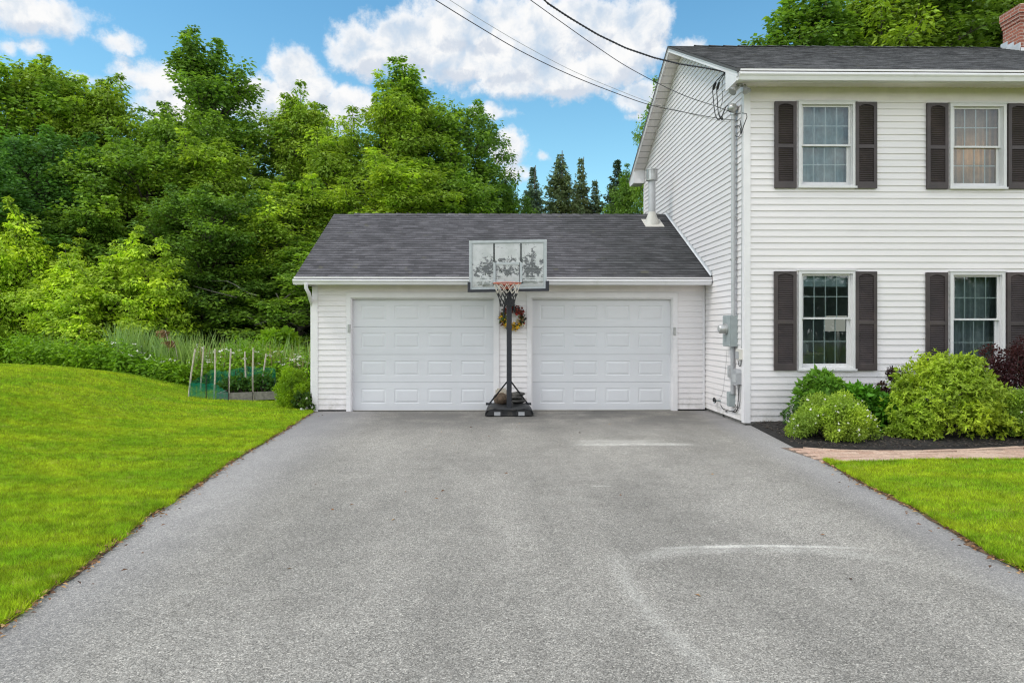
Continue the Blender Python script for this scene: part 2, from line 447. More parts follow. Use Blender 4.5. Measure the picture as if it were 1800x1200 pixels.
# rake boards, rake soffit, eave returns
def rake(parent, x, wallx, y0, z0, y1, z1, h, mat=M_TRIM):
    mb = MB()
    mb.face([(x, y0, z0 - .03), (x, y1, z1 - .03), (x, y1, z1 - h), (x, y0, z0 - h)])
    mb.face([(x - .012, y0, z0 - .012), (x - .012, y1, z1 - .012), (x - .012, y1, z1 - .07), (x - .012, y0, z0 - .07)])
    mb.face([(x - .012, y0, z0 - .07), (x - .012, y1, z1 - .07), (x, y1, z1 - .07), (x, y0, z0 - .07)])
    mb.face([(x - .012, y0, z0 - .012), (x - .012, y1, z1 - .012), (x, y1, z1 - .012), (x, y0, z0 - .012)])
    mb.face([(x, y0, z0 - h), (x, y1, z1 - h), (x + .02, y1, z1 - h), (x + .02, y0, z0 - h)])
    o = mb.build('rake_board', mat, parent)
    mb = MB(); n = max(2, int(abs(y1 - y0) / .2)); hh = h - .02
    for i in range(n):
        a, b = i / n, (i + .94) / n; c = (i + 1) / n
        P = lambda t, x_, dz=0: (x_, y0 + (y1-y0)*t, z0 + (z1-z0)*t - hh + dz)
        mb.face([P(a, x+.02), P(b, x+.02), P(b, wallx), P(a, wallx)])
        mb.face([P(b, x+.02, .008), P(c, x+.02, .008), P(c, wallx, .008), P(b, wallx, .008)])
    mb.build('rake_soffit', M_SOFF, parent)
rake(house, XRK, XH, YE, ZE, YR, ZR, .13)
rake(house, XRK, XH, 2*YR - YE, ZE, YR, ZR, .13)
mb = MB()
zt = ZE - .02
mb.prism([(YE + .06, ZSOF - .055), (YH + .05, ZSOF - .055), (YH + .05, zr(YH + .05) + .05), (YE + .06, ZE - .06)], 'x', XRK + .002, XRK + .022)
mb.build('eave_return', M_TRIM, house); mb = MB()
mb.prism([(2*YR-YE-.06, ZSOF - .055), (YB - .05, ZSOF - .055), (YB - .05, zr(YH + .05) + .05), (2*YR-YE-.06, ZE - .06)], 'x', XRK + .002, XRK + .022)
mb.face([(XRK + .02, YB - .05, ZSOF - .05), (XH, YB - .05, ZSOF - .05), (XH, 2*YR-YE-.06, ZSOF - .05), (XRK + .02, 2*YR-YE-.06, ZSOF - .05)])
mb.face([(XRK + .022, YB - .05, ZSOF - .055), (XH, YB - .05, ZSOF - .055), (XH, YB - .05, ZE + .3), (XRK + .022, YB - .05, ZE + .3)])
mb.build('eave_return', M_TRIM, house)
def gutter(parent, x0, x1, yback, ztop, depth=.12, h=.125, right_end=True):
    """K-style gutter along x, back against yback"""
    y = yback
    prof = [(y, ztop - h), (y - depth*.62, ztop - h), (y - depth*.80, ztop - h*.55), (y - depth*.92, ztop - h*.42), (y - depth, ztop - h*.30), (y - depth, ztop - .012), (y - depth + .014, ztop), (y - depth + .014, ztop - .018), (y - depth*.86, ztop - h*.34), (y - depth*.74, ztop - h*.50), (y - depth*.56, ztop - h + .008), (y, ztop - h + .008)]
    mb = MB()
    for (a, b) in zip(prof, prof[1:]):
        mb.face([(x0, a[0], a[1]), (x1, a[0], a[1]), (x1, b[0], b[1]), (x0, b[0], b[1])])
    for x in ((x0, x1) if right_end else (x0,)):
        e = [(y, ztop), (y, ztop-h), (y - depth*.62, ztop - h), (y - depth*.92, ztop - h*.42), (y - depth, ztop - h*.30), (y - depth, ztop)]
        mb.prism(e, 'x', x - .004, x + .004)
    g = mb.build('gutter', M_GUT, parent)
    mb = MB(); mb.box(x0 + .02, x1, y - .004, y + .02, ztop - h - .005, ztop + .05); mb.box(x0 + .02, x1, y - depth*.95, y - .004, ztop + .014, ztop + .042)
    mb.build('fascia', M_TRIM, parent)
gutter(house, XRK + .02, XE, YE + .085, ZE - .060, .12, .115)
# ---- windows
def window(parent, x0, x1, z0, z1, up=.0):
    ca = .050; Yo = YH - .040
    mb = MB()
    mb.box(x0, x0 + ca, Yo, YH + .09, z0, z1); mb.box(x1 - ca, x1, Yo, YH + .09, z0, z1)
    mb.box(x0 + ca, x1 - ca, Yo, YH + .09, z1 - ca, z1); mb.box(x0 + ca, x1 - ca, Yo, YH + .09, z0, z0 + ca)
    mb.box(x0 - .025, x1 + .025, Yo - .012, YH - .018, z1 + .0, z1 + .016)
    mb.box(x0 + ca, x0 + ca + .014, YH - .012, YH + .085, z0 + ca, z1 - ca); mb.box(x1 - ca - .014, x1 - ca, YH - .012, YH + .085, z0 + ca, z1 - ca)
    w = mb.build('window', M_SASH, parent)
    mb = MB(); mb.box(x0 - .012, x1 + .012, Yo - .022, Yo, z0 - .004, z0 + .028); mb.build('window_sill', M_SASH, w)
    xi0, xi1, zi0, zi1 = x0 + ca + .014, x1 - ca - .014, z0 + ca, z1 - ca
    zm = (zi0 + zi1) / 2 - .004 + up
    for (za, zb, yo, bot) in ((zm - .016, zi1, YH + .010, .030), (zi0, zm + .014, YH + .048, .06)):
        st = .034 if bot < .05 else .046
        mb = MB()
        mb.box(xi0, xi0 + st, yo, yo + .034, za, zb); mb.box(xi1 - st, xi1, yo, yo + .034, za, zb)
        mb.box(xi0 + st, xi1 - st, yo, yo + .034, zb - .030, zb); mb.box(xi0 + st, xi1 - st, yo, yo + .034, za, za + bot)
        mb.build('sash', M_SASH, w)
        gx0, gx1, gz0, gz1 = xi0 + st, xi1 - st, za + bot, zb - .030
        mb = MB(); mb.face([(gx0, yo + .012, gz0), (gx1, yo + .012, gz0), (gx1, yo + .012, gz1), (gx0, yo + .012, gz1)])
        mb.build('pane', M_GLASS, w)
        mb = MB()
        for i in (1, 2, 3):
            xc = gx0 + (gx1 - gx0) * i / 4; mb.box(xc - .0075, xc + .0075, yo + .016, yo + .024, gz0, gz1)
        zc = (gz0 + gz1) / 2; mb.box(gx0, gx1, yo + .0165, yo + .0235, zc - .0075, zc + .0075)
        mb.build('muntin_grid', M_GRID, w)
    return w
for i, w in enumerate(WINS): window(house, *w, up=(.045 if i > 1 else .005))
def shutter(parent, x0, x1, z0, z1):
    yb, yf = YH - .016, YH - .052
    w = x1 - x0; st = w * .155
    mb = MB()
    mb.box(x0, x0 + st, yf, yb, z0, z1); mb.box(x1 - st, x1, yf, yb, z0, z1)
    zm = z0 + (z1 - z0) * .485
    mb.box(x0 + st, x1 - st, yf, yb, z0, z0 + .105); mb.box(x0 + st, x1 - st, yf, yb, zm - .028, zm + .028)
    arch = [(x0 + st, z1)] + [(x0 + st + (w - 2*st) * t / 10, z1 - .075 + .035 * math.sin(math.pi * t / 10) ** .8) for t in range(11)] + [(x1 - st, z1)]
    mb.prism(arch, 'y', yf, yb)
    mb.face([(x0 + st, yb - .003, z0), (x1 - st, yb - .003, z0), (x1 - st, yb - .003, z1), (x0 + st, yb - .003, z1)])
    for (a, b) in ((z0 + .105, zm - .028), (zm + .028, z1 - .045)):
        n = max(2, round((b - a) / .030)); d = (b - a) / n
        for i in range(n):
            z = a + d * i
            mb.face([(x0 + st, yf + .006, z), (x1 - st, yf + .006, z), (x1 - st, yb - .008, z + d * 1.02), (x0 + st, yb - .008, z + d * 1.02)])
            mb.face([(x0 + st, yf + .006, z), (x0 + st, yf + .012, z - .008), (x1 - st, yf + .012, z - .008), (x1 - st, yf + .006, z)])
            mb.face([(x0 + st, yf + .012, z - .008), (x0 + st, yb - .004, z - .002), (x1 - st, yb - .004, z - .002), (x1 - st, yf + .012, z - .008)])
    return mb.build('shutter', M_SHUT, parent)
def SR(x0, x1, y0, y1): return (PX(x0, YH - .05), PX(x1, YH - .05), PZ((x0+x1)/2, y1, YH), PZ((x0+x1)/2, y0, YH))
for q in ((1362.5, 1400.5, 180, 331.5), (1504.5, 1542, 181, 332), (1630, 1667.5, 183, 333), (1773, 1811, 184, 333),
          (1361.5, 1400.5, 477, 650.5), (1504.5, 1542, 477.5, 650.5), (1629, 1667, 479, 652), (1771, 1810, 479, 653)):
    shutter(house, *SR(*q))
# ---- rooms seen through the panes
for i, w in enumerate(WINS):
    mb = MB(); x0, x1 = w[0] - .5, w[1] + .75; z0, z1 = (0.3, 2.65) if i > 1 else (2.95, 5.25); y0, y1 = YH + .10, YH + 2.4
    mb.face([(x0, y0, z0), (x1, y0, z0), (x1, y1, z0), (x0, y1, z0)]); mb.face([(x0, y0, z1), (x1, y0, z1), (x1, y1, z1), (x0, y1, z1)])
    mb.face([(x0, y1, z0), (x1, y1, z0), (x1, y1, z1), (x0, y1, z1)])
    mb.face([(x0, y0, z0), (x0, y1, z0), (x0, y1, z1), (x0, y0, z1)]); mb.face([(x1, y0, z0), (x1, y1, z0), (x1, y1, z1), (x1, y0, z1)])
    mb.build('room_wall', M_ROOM, house)
def curtain(x0, x1, y, z0, z1, mat, label, folds=9, amp=.018, seed=0):
    rr = random.Random(seed); mb = MB(); n = folds * 8; ph = rr.random() * 6
    pts = []
    for i in range(n + 1):
        t = i / n; a = t * folds * 2 * math.pi + ph
        pts.append((x0 + (x1-x0)*t, y + amp * math.sin(a + .8*math.sin(a*.37)) * (1 + .4*math.sin(a*.23))))
    for (p, q) in zip(pts, pts[1:]):
        mb.face([(p[0], p[1], z0), (q[0], q[1], z0), (q[0], q[1], z1), (p[0], p[1], z1)])
    mb.box(x0 - .02, x1 + .02, y - .012, y + .012, z1, z1 + .02)
    return tag(mb.build('curtain', mat, smooth='all', recalc=False), label, 'curtain')
w = WINS[0]; curtain(w[0] - .1, w[1] + .1, YH + .17, w[2] - .05, w[3] + .06, M_CURT, 'pale sheer curtain closed behind the upper window nearest the gable corner', 11, .02, 2)
w = WINS[1]; curtain(w[0] - .1, w[1] + .1, YH + .20, w[2] - .05, w[3] + .06, M_CURTG, 'grey sheer curtain with warm lamp glow behind the upper right window', 12, .02, 3)
w = WINS[3]; curtain(w[0] - .1, w[1] + .1, YH + .24, w[2] - .05, w[3] + .06, M_CURTD, 'dark grey curtain behind the lower right window, half hidden by shrubs', 10, .025, 4)
w = WINS[2]
mb = MB(); mb.box(w[0] + .05, w[1] - .05, YH + .11, YH + .135, w[3] - .25, w[3] - .07)
tag(mb.build('window_blind', M_CURT), 'raised pale window blind at the top of the lower left window', 'blind')
# lamp, side table and a small stand in the lower left room
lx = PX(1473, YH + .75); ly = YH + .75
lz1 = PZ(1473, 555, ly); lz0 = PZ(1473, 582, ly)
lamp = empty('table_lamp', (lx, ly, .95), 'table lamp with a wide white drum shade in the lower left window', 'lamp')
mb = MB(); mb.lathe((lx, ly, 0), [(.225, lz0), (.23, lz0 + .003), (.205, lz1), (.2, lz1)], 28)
m, g, out = new_mat('shade_daylight_glow'); e_ = g.n('ShaderNodeEmission', {0: (.80, .76, .66, 1), 1: .42}); g.t.links.new(e_.outputs[0], out.inputs[0]); mb.build('lamp_shade', m, lamp, smooth=True)  # weak emission stands in for daylight falling on the cloth shade
mb = MB(); mb.lathe((lx, ly, 0), [(.08, .95), (.08, .97), (.02, 1.0), (.05, 1.12), (.06, 1.25), (.02, lz0 - .02), (.012, lz0 + .05)], 18); mb.build('lamp_base', M_FLASH, lamp, smooth=True)
mb = MB(); mb.box(lx - .4, lx + .35, ly - .22, ly + .22, .91, .95)
for sx in (-.37, .32):
    for sy in (-.19, .19): mb.box(lx + sx - .02, lx + sx + .02, ly + sy - .02, ly + sy + .02, .3, .91)
tag(mb.build('side_table', M_WOODG), 'dark side table under the drum-shade lamp indoors', 'table')
px0 = PX(1411, YH + .4); py0 = YH + .4
prn = empty('desk_gadget', (px0, py0, PZ(1411, 625, py0)), 'white and grey desk gadget on a stand inside the lower left window', 'gadget')
za = PZ(1411, 619, py0); zb = PZ(1411, 606, py0); zc = PZ(1411, 597, py0)
mb = MB(); mb.box(px0 - .06, px0 + .07, py0 - .06, py0 + .08, za, zb); mb.build('body', M_LGREY, prn)
mb = MB(); mb.prism([(px0 - .05, zb), (px0 + .055, zb), (px0 + .03, zc), (px0 - .02, zc)], 'y', py0 - .03, py0 + .05); mb.build('cradle', M_LGREY, prn)
mb = MB(); mb.box(px0 - .12, px0 + .3, py0 - .1, py0 + .12, za - .03, za); mb.box(px0 - .02, px0 + .02, py0 - .02, py0 + .02, .3, za - .03)
tag(mb.build('plant_stand', M_WOODG), 'narrow dark stand inside the lower left window', 'stand')
# warm lamp behind the upper right curtain
gx = PX(1687, YH + .55); gz = PZ(1687, 286, YH + .55)
gl = empty('glowing_lamp', (gx, YH + .55, 3.4), 'lit lamp glowing orange behind the upper right curtain', 'lamp')
m, g, out = new_mat('lit_shade'); e = g.n('ShaderNodeEmission', {0: (1, .50, .20, 1), 1: 9.0}); g.t.links.new(e.outputs[0], out.inputs[0])
mb = MB(); mb.lathe((gx, YH + .55, 0), [(.17, gz - .14), (.17, gz - .13), (.11, gz + .13), (.10, gz + .14)], 20); mb.build('lamp_shade', m, gl, smooth=True)
mb = MB(); mb.lathe((gx, YH + .55, 0), [(.09, 3.4), (.09, 3.43), (.03, 3.5), (.05, gz - .2), (.015, gz - .1)], 14); mb.build('lamp_base', M_WOODG, gl, smooth=True)
# ---- chimney
cx0, cy0, cy1 = PX(1793, 13.95), 13.95, 14.42; cx1 = cx0 + .95
ch = empty('chimney', (cx0, cy0, 7.0), 'red brick chimney on the ridge at the right edge of the photo', 'chimney')
def brick_box(mb, x0, x1, y0, y1, z0, z1):
    mb.face([(x0,y0,z0),(x1,y0,z0),(x1,y0,z1),(x0,y0,z1)], [(x0,z0),(x1,z0),(x1,z1),(x0,z1)])
    mb.face([(x0,y1,z0),(x1,y1,z0),(x1,y1,z1),(x0,y1,z1)], [(x0,z0),(x1,z0),(x1,z1),(x0,z1)])
    mb.face([(x0,y1,z0),(x0,y0,z0),(x0,y0,z1),(x0,y1,z1)], [(y1,z0),(y0,z0),(y0,z1),(y1,z1)])
    mb.face([(x1,y1,z0),(x1,y0,z0),(x1,y0,z1),(x1,y1,z1)], [(y1,z0),(y0,z0),(y0,z1),(y1,z1)])
    mb.face([(x0,y0,z0),(x1,y0,z0),(x1,y1,z0),(x0,y1,z0)], [(x0,y0),(x1,y0),(x1,y1),(x0,y1)])
    mb.face([(x0,y0,z1),(x1,y0,z1),(x1,y1,z1),(x0,y1,z1)], [(x0,y0),(x1,y0),(x1,y1),(x0,y1)])
zt = PZ(1790, 7, 13.9)
mb = MB(); brick_box(mb, cx0, cx1, cy0, cy1, 6.8, zt - .33); mb.build('brick_stack', M_BRICK, ch)
mb = MB(); brick_box(mb, cx0 - .015, cx1 + .015, cy0 - .015, cy1 + .015, zt - .33, zt - .25); brick_box(mb, cx0 - .03, cx1 + .03, cy0 - .03, cy1 + .03, zt - .25, zt - .17); brick_box(mb, cx0 - .045, cx1 + .045, cy0 - .045, cy1 + .045, zt - .17, zt)
mb.build('corbelled_cap', M_BRICK, ch)
mb = MB(); v = .045
a = [(cx0 - v, cy0 - v, zt), (cx1 + v, cy0 - v, zt), (cx1 + v, cy1 + v, zt), (cx0 - v, cy1 + v, zt)]
b = [(cx0 + .08, cy0 + .08, zt + .07), (cx1 - .08, cy0 + .08, zt + .07), (cx1 - .08, cy1 - .08, zt + .07), (cx0 + .08, cy1 - .08, zt + .07)]
for i in range(4): mb.face([a[i], a[(i+1)%4], b[(i+1)%4], b[i]])
mb.face(b); mb.build('mortar_crown', M_MORT, ch)
mb = MB()
mb.box(cx0 - .02, cx1 + .02, cy0 - .02, cy0 - .004, 7.0, ZE + SL*(cy0 - YE) + .06)
for i, (a_, b_) in enumerate(((13.93, 14.10), (14.10, 14.27), (14.27, 14.44))):
    mb.box(cx0 - .016 - .002*i, cx0 - .003, a_, b_ + .02, 7.0, ZE + SL * (b_ - YE) + .09)
mb.build('step_flashing', M_FLASH, ch)
# ================================================================ GARAGE
YG = 13.0; XG = -3.31; PG = .1035
YGE, ZGE, YGR = 12.58, 2.515, 15.8; SG = .524
ZGR = ZGE + SG * (YGR - YGE); XGR = -3.53
gar = empty('garage', (XG, YG, 0), 'white attached two-car garage with a low dark shingled roof', 'garage')
def GX(px): return PX(px, YG)
zdt = PZ(743, 523.5, YG); D1 = (GX(617), GX(869.5)); D2 = (GX(934), GX(1182.5)); CAS = .085
zcas = zdt + CAS
zfr = PZ(743, 512, YG)
mb = MB()
holes = [(D1[0] - CAS + .01, D1[1] + CAS - .01, -1, zcas - .01), (D2[0] - CAS + .01, D2[1] + CAS - .01, -1, zcas - .01)]
wall_courses(mb, lambda a, o, z: (a, YG - o, z), .03, zfr, XG + .085, XH - .05, holes, PG)
mb.build('front_siding', M_SID, gar)
mb = MB(); z = .03
wall_courses(mb, lambda a, o, z: (XG - o, a, z), .03, 2.36, YG + .085, 18.4, [], PG)
while z < 0: pass
zz = 2.36
while zz < ZGR - .1:
    zn = min(zz + PG, ZGR - .08); f = lambda q: YGE + (q - ZGE + .12) / SG
    lap(mb, lambda y, o, q: (XG - o, y, q), zz, zn, [(f(zz), 2*YGR - f(zz), f(zn), max(f(zn), 2*YGR - f(zn)))]); zz = zn
mb.build('side_siding', M_SID, gar)
mb = MB(); mb.face([(XG, 18.5, 0), (XH, 18.5, 0), (XH, 18.5, 2.5), (XG, 18.5, 2.5)]); mb.build('rear_wall', M_SID, gar)
mb = MB(); mb.box(XG - .022, XG + .085, YG - .022, YG, -.0, 2.4); mb.box(XG - .022, XG, YG, YG + .085, -.0, 2.4); mb.build('corner_post', M_TRIM, gar)
mb = MB(); mb.box(XH - .055, XH - .02, YG - .024, YG, .03, 2.4); mb.build('corner_post', M_TRIM, gar)
mb = MB(); mb.box(XG + .02, D1[0] - CAS, YG + .002, YG + .2, -.2, .035); mb.build('foundation', M_DARK, gar); mb = MB(); mb.box(D1[1] + CAS, D2[0] - CAS, YG + .002, YG + .2, -.2, .035); mb.build('foundation', M_DARK, gar); mb = MB(); mb.box(D2[1] + CAS, XH - .02, YG + .002, YG + .2, -.2, .035)
mb.build('foundation', M_DARK, gar)
mb = MB(); mb.box(XG + .085, XH - .056, YG - .012, YG - .001, zfr, 2.40); mb.build('frieze_board', M_SOFF, gar)
mb = MB(); mb.face([(XGR + .02, YGE + .06, 2.375), (XH - .02, YGE + .06, 2.375), (XH - .02, YG, 2.40), (XGR + .02, YG, 2.40)])
mb.face([(XGR + .02, YG, 2.40), (XG, YG, 2.40), (XG, YG + .1, 2.40), (XGR + .02, YG + .1, 2.40)]); mb.build('eave_soffit', M_SOFF, gar)
for D in (D1, D2):
    mb = MB()
    for (a, b) in ((D[0] - CAS, D[0]), (D[1], D[1] + CAS)): mb.box(a, b, YG - .032, YG + .0, 0.0, zcas)
    mb.box(D[0], D[1], YG - .032, YG + .0, zdt, zcas)
    mb.box(D[0] - .012, D[0] + .022, YG + .0, YG + .16, 0, zdt + .02); mb.box(D[1] - .022, D[1] + .012, YG + .0, YG + .16, 0, zdt + .02); mb.box(D[0] + .022, D[1] - .022, YG + .0, YG + .16, zdt - .02, zdt + .02)
    mb.box(D[0] - CAS - .02, D[1] + CAS + .02, YG - .045, YG - .018, zcas, zcas + .014)
    mb.build('door_casing', M_TRIM, gar)
def raised(mb, x0, x1, z0, z1, px0, px1, pz0, pz1, y):
    O = [(x0, z0), (x1, z0), (x1, z1), (x0, z1)]; A = [(px0, pz0), (px1, pz0), (px1, pz1), (px0, pz1)]
    def ins(q, d): return [(q[0][0]+d, q[0][1]+d), (q[1][0]-d, q[1][1]+d), (q[2][0]-d, q[2][1]-d), (q[3][0]+d, q[3][1]-d)]
    rings = [(O, 0), (A, 0), (ins(A, .010), .0065), (ins(A, .022), .0065), (ins(A, .050), -.001)]
    for (a, da), (b, db) in zip(rings, rings[1:]):
        for i in range(4):
            j = (i + 1) % 4
            mb.face([(a[i][0], y + da, a[i][1]), (a[j][0], y + da, a[j][1]), (b[j][0], y + db, b[j][1]), (b[i][0], y + db, b[i][1])])
    q, d = rings[-1]; mb.face([(p[0], y + d, p[1]) for p in q])
def garage_door(D):
    y = YG + .085; x0, x1 = D[0] + .022, D[1] - .022; w = x1 - x0; H = zdt - .02
    first = None
    for r in range(4):
        mb = MB(); z0, z1 = .012 + (H - .012) * r / 4 + (.003 if r else 0), .012 + (H - .012) * (r + 1) / 4 - .003
        cell = w / 4
        for c in range(4):
            a, b = x0 + cell * c, x0 + cell * (c + 1); pc = x0 + w * (.145 + .2367 * c)
            raised(mb, a, b, z0, z1, pc - .235, pc + .235, z0 + .125, z1 - .115, y)
        mb.face([(x0, y, z1), (x1, y, z1), (x1, y + .012, z1 + .004), (x0, y + .012, z1 + .004)])
        mb.face([(x0, y, z0), (x1, y, z0), (x1, y + .04, z0), (x0, y + .04, z0)])
        if first is None: first = mb.build('garage_door', M_DOOR, gar)
        else: mb.build('door_section', M_DOOR, first)
    mb = MB(); mb.box(x0, x1, y + .03, y + .04, 0, H + .02); mb.build('door_backing', M_LGREY, first)
    mb = MB(); mb.box(x0, x1, y - .006, y + .03, .0, .012); mb.build('bottom_seal', M_BEIGE, first)
garage_door(D1); garage_door(D2)
for (px, py, sh) in ((614.5, 577, 0), (1184.5, 582, 1)):                        # lock plates on the jambs
    x = GX(px); z = PZ(px, py, YG); mb = MB(); mb.box(x - .022, x + .022, YG - .052, YG - .032, z - .075, z + .075); mb.box(x - .012, x + .012, YG - .062, YG - .052, z - .05, z + .06)
    mb.build('jamb_keypad', M_GALV, gar)
gr = roof(gar, 'roof', XGR - .015, XH - .012, YGE, ZGE, YGR, ZGR, M_SHG)
roof(gar, 'roof', XGR - .015, XH - .012, 2*YGR - YGE, ZGE, YGR, ZGR, M_SHG)
mb = MB(); n = 30
for i in range(n):
    xa = XGR + .45 + (XH - XGR - .5) * i / n; xb = xa + (XH - XGR) / n * 1.1
    mb.face([(xa, YGR - .14, ZGR - .055), (xb, YGR - .14, ZGR - .062), (xb, YGR, ZGR + .012), (xa, YGR, ZGR + .03)], [(xa, 0), (xb, 0), (xb, .1), (xa, .1)])
    mb.face([(xa, YGR, ZGR + .03), (xb, YGR, ZGR + .012), (xb, YGR + .14, ZGR - .06), (xa, YGR + .14, ZGR - .055)], [(xa, 0), (xb, 0), (xb, .1), (xa, .1)])
mb.build('ridge_cap', M_SHG, gr)
rake(gar, XGR, XG, YGE, ZGE, YGR, ZGR, .15); rake(gar, XGR, XG, 2*YGR - YGE, ZGE, YGR, ZGR, .15)
gutter(gar, XGR - .045, XH - .03, YGE + .07, ZGE - .045, .115, .095)
mb = MB()                                                                           # flashing strip against the house wall
mb.face([(XH - .03, YGE - .02, ZGE + .045), (XH - .03, YGR, ZGR + .045), (XH - .018, YGR, ZGR + .085), (XH - .018, YGE - .02, ZGE + .085)])
mb.face([(XH - .05, YGE - .02, ZGE + .02), (XH - .05, YGR, ZGR + .02), (XH - .03, YGR, ZGR + .045), (XH - .03, YGE - .02, ZGE + .045)])
mb.build('wall_flashing', M_FLASH, gar)
dxp = PX(538, YGE); mb = MB()
mb.tube([(dxp, YGE, 2.40), (dxp, YGE, 2.31), (dxp + .03, YGE + .07, 2.22), (XG - .05, YG + .10, 2.02), (XG - .055, YG + .13, 1.9), (XG - .055, YG + .13, .14), (XG - .1, YG + .05, .06), (XG - .2, YG - .12, .045)], .036, 8)
mb.build('downspout', M_GUT, gar, smooth=True)
# vent pipe on the garage roof
vy = 15.3; vx = PX(1146, vy); vz = ZGE + SG * (vy - YGE); vt = PZ(1146, 298, vy)
vp = empty('vent_pipe', (vx, vy, vz), 'metal vent pipe with a louvred cap on the garage roof beside the gable', 'vent pipe')
mb = MB(); mb.lathe((vx, vy, 0), [(.078, vz - .1), (.078, vt - .22), (.07, vt - .2)], 20); mb.build('pipe', M_PVC, vp, smooth=True)
mb = MB(); mb.lathe((vx, vy, 0), [(.16, vz - .1), (.158, vz + .02), (.09, vz + .2), (.088, vz + .235), (.079, vz + .24)], 22)
mb.face([(vx - .2, vy - .26, vz - SG*.26 + .012), (vx + .22, vy - .26, vz - SG*.26 + .012), (vx + .22, vy + .2, vz + SG*.2 + .012), (vx - .2, vy + .2, vz + SG*.2 + .012)])
mb.build('flashing_cone', M_BEIGE, vp, smooth=True)
mb = MB(); mb.lathe((vx, vy, 0), [(.08, vt - .26), (.125, vt - .255), (.128, vt - .23), (.118, vt - .225), (.118, vt - .025), (.132, vt - .02), (.132, vt), (.02, vt + .012)], 24)
for i in range(10):
    a = 2*math.pi*i/10; mb.box(vx + .121*math.cos(a) - .006, vx + .121*math.cos(a) + .006, vy + .121*math.sin(a) - .006, vy + .121*math.sin(a) + .006, vt - .225, vt - .025)
mb.build('cap', M_GALV, vp, smooth=True)
# ================================================================ SERVICE EQUIPMENT ON THE SIDE WALL
def SY(px, x=XH): return x / ratio(px)
def SZ(px, py, x=XH): return PZ(px, py, SY(px, x))
xm = XH - .075; ym = SY(1289, xm)
mast = empty('service_mast', (xm, ym, 2), 'grey electric service mast with a weatherhead up the side wall', 'service mast')
mz1 = SZ(1289, 192, xm); mz0 = SZ(1289, 556, xm)
mb = MB(); mb.tube([(xm, ym, mz0), (xm, ym, mz1)], .036, 12); mb.build('conduit', M_PVC, mast, smooth=True)
mb = MB(); mb.blob((xm - .02, ym - .02, mz1 + .01), (.085, .085, .075), 3, .05, 16, 10); mb.tube([(xm, ym, mz1 - .1), (xm, ym, mz1)], .046, 12); mb.build('weatherhead', M_GALV, mast, smooth=True)
for zz in (3.4, 2.7, 4.3):
    mb = MB(); mb.box(xm - .045, XH - .003, ym - .012, ym + .012, zz, zz + .03); mb.build('strap', M_GALV, mast)
# meter box
yb0, yb1 = SY(1285.5, XH - .12), SY(1271.5, XH - .12)
zb0, zb1 = SZ(1290, 609, XH - .06), SZ(1290, 554, XH - .06)
met = empty('meter_box', (XH, yb0, zb0), 'grey steel electric meter box with a round glass meter on the side wall', 'meter box')
mb = MB(); mb.box(XH - .125, XH - .003, yb0, yb1, zb0, zb1); mb.box(XH - .135, XH - .125, yb0 + .01, yb1 - .01, zb0 + .01, zb1 - .015); mb.build('enclosure', M_GREYB, met)
ymid = (yb0 + yb1) / 2; zmid = SZ(1270, 578, XH - .15)
mb = MB(); mb.lathe((0, ymid, zmid), [(XH - .135, 0), ], 3) if False else None
mb.lathe((XH, ymid, zmid), [(.095, -.133), (.095, -.165), (.075, -.168)], 20, 'x'); mb.build('meter_ring', M_GALV, met, smooth=True)
mb = MB(); mb.lathe((XH, ymid, zmid), [(.075, -.165), (.075, -.25), (.06, -.268), (.01, -.272)], 20, 'x'); mb.build('glass_meter', M_GALV, met, smooth=True)
# conduit down to the lower grey box
yl0 = SY(1284, XH - .09); yl1 = SY(1279, XH - .09)
lb = empty('disconnect_box', (XH, yl0, SZ(1285, 714)), 'small grey disconnect box low on the side wall with a conduit from the meter', 'electrical box')
mb = MB(); mb.box(XH - .10, XH - .003, yl0, yl1, SZ(1285, 713.5, XH-.05), SZ(1285, 688, XH-.05)); mb.box(XH - .108, XH - .10, yl0 + .008, yl1 - .008, SZ(1285, 712, XH-.05), SZ(1285, 690, XH-.05)); mb.build('enclosure', M_GREYB, lb)
yc = SY(1287.5, XH - .06)
mb = MB(); mb.tube([(XH - .055, yc, SZ(1286, 690)), (XH - .055, yc, zb0 + .01)], .036, 10); mb.build('conduit', M_LGREY, lb, smooth=True)
# telephone box
yt0 = SY(1295, XH - .10); yt1 = SY(1287, XH - .10)
tb = empty('telephone_box', (XH, yt0, 1), 'light grey rounded telephone junction box beside the corner post', 'junction box')
mb = MB(); zt0, zt1 = SZ(1294, 675), SZ(1294, 647)
mb.prism([(yt0, zt0 + .02), (yt0 + .03, zt0), (yt1 - .03, zt0), (yt1, zt0 + .02), (yt1, zt1 - .06), (yt1 - .05, zt1), (yt0 + .05, zt1), (yt0, zt1 - .06)], 'x', XH - .10, XH - .003); mb.build('enclosure', M_LGREY, tb)
mb = MB(); mb.box(XH - .108, XH - .10, yt0 + .03, yt1 - .03, zt0 + .05, zt1 - .09); mb.build('door', M_PVC, tb)
yq0, yq1 = SY(1299, XH - .08), SY(1293, XH - .08)
cb = empty('cable_box', (XH, yq0, 1.2), 'small beige cable box above the telephone box', 'junction box')
mb = MB(); mb.box(XH - .08, XH - .003, yq0, yq1, SZ(1298, 631), SZ(1298, 613)); mb.build('enclosure', M_BEIGE, cb)
mb = MB(); mb.box(XH - .09, XH - .08, yq0 + .01, yq1 - .01, SZ(1298, 629), SZ(1298, 617)); mb.build('door', M_LGREY, cb)
yu = SY(1281.5, XH - .03); mb = MB(); mb.box(XH - .045, XH - .003, yu - .04, yu + .035, SZ(1281, 662), SZ(1281, 641)); mb.box(XH - .05, XH - .045, yu - .03, yu + .025, SZ(1281, 661), SZ(1281, 643))
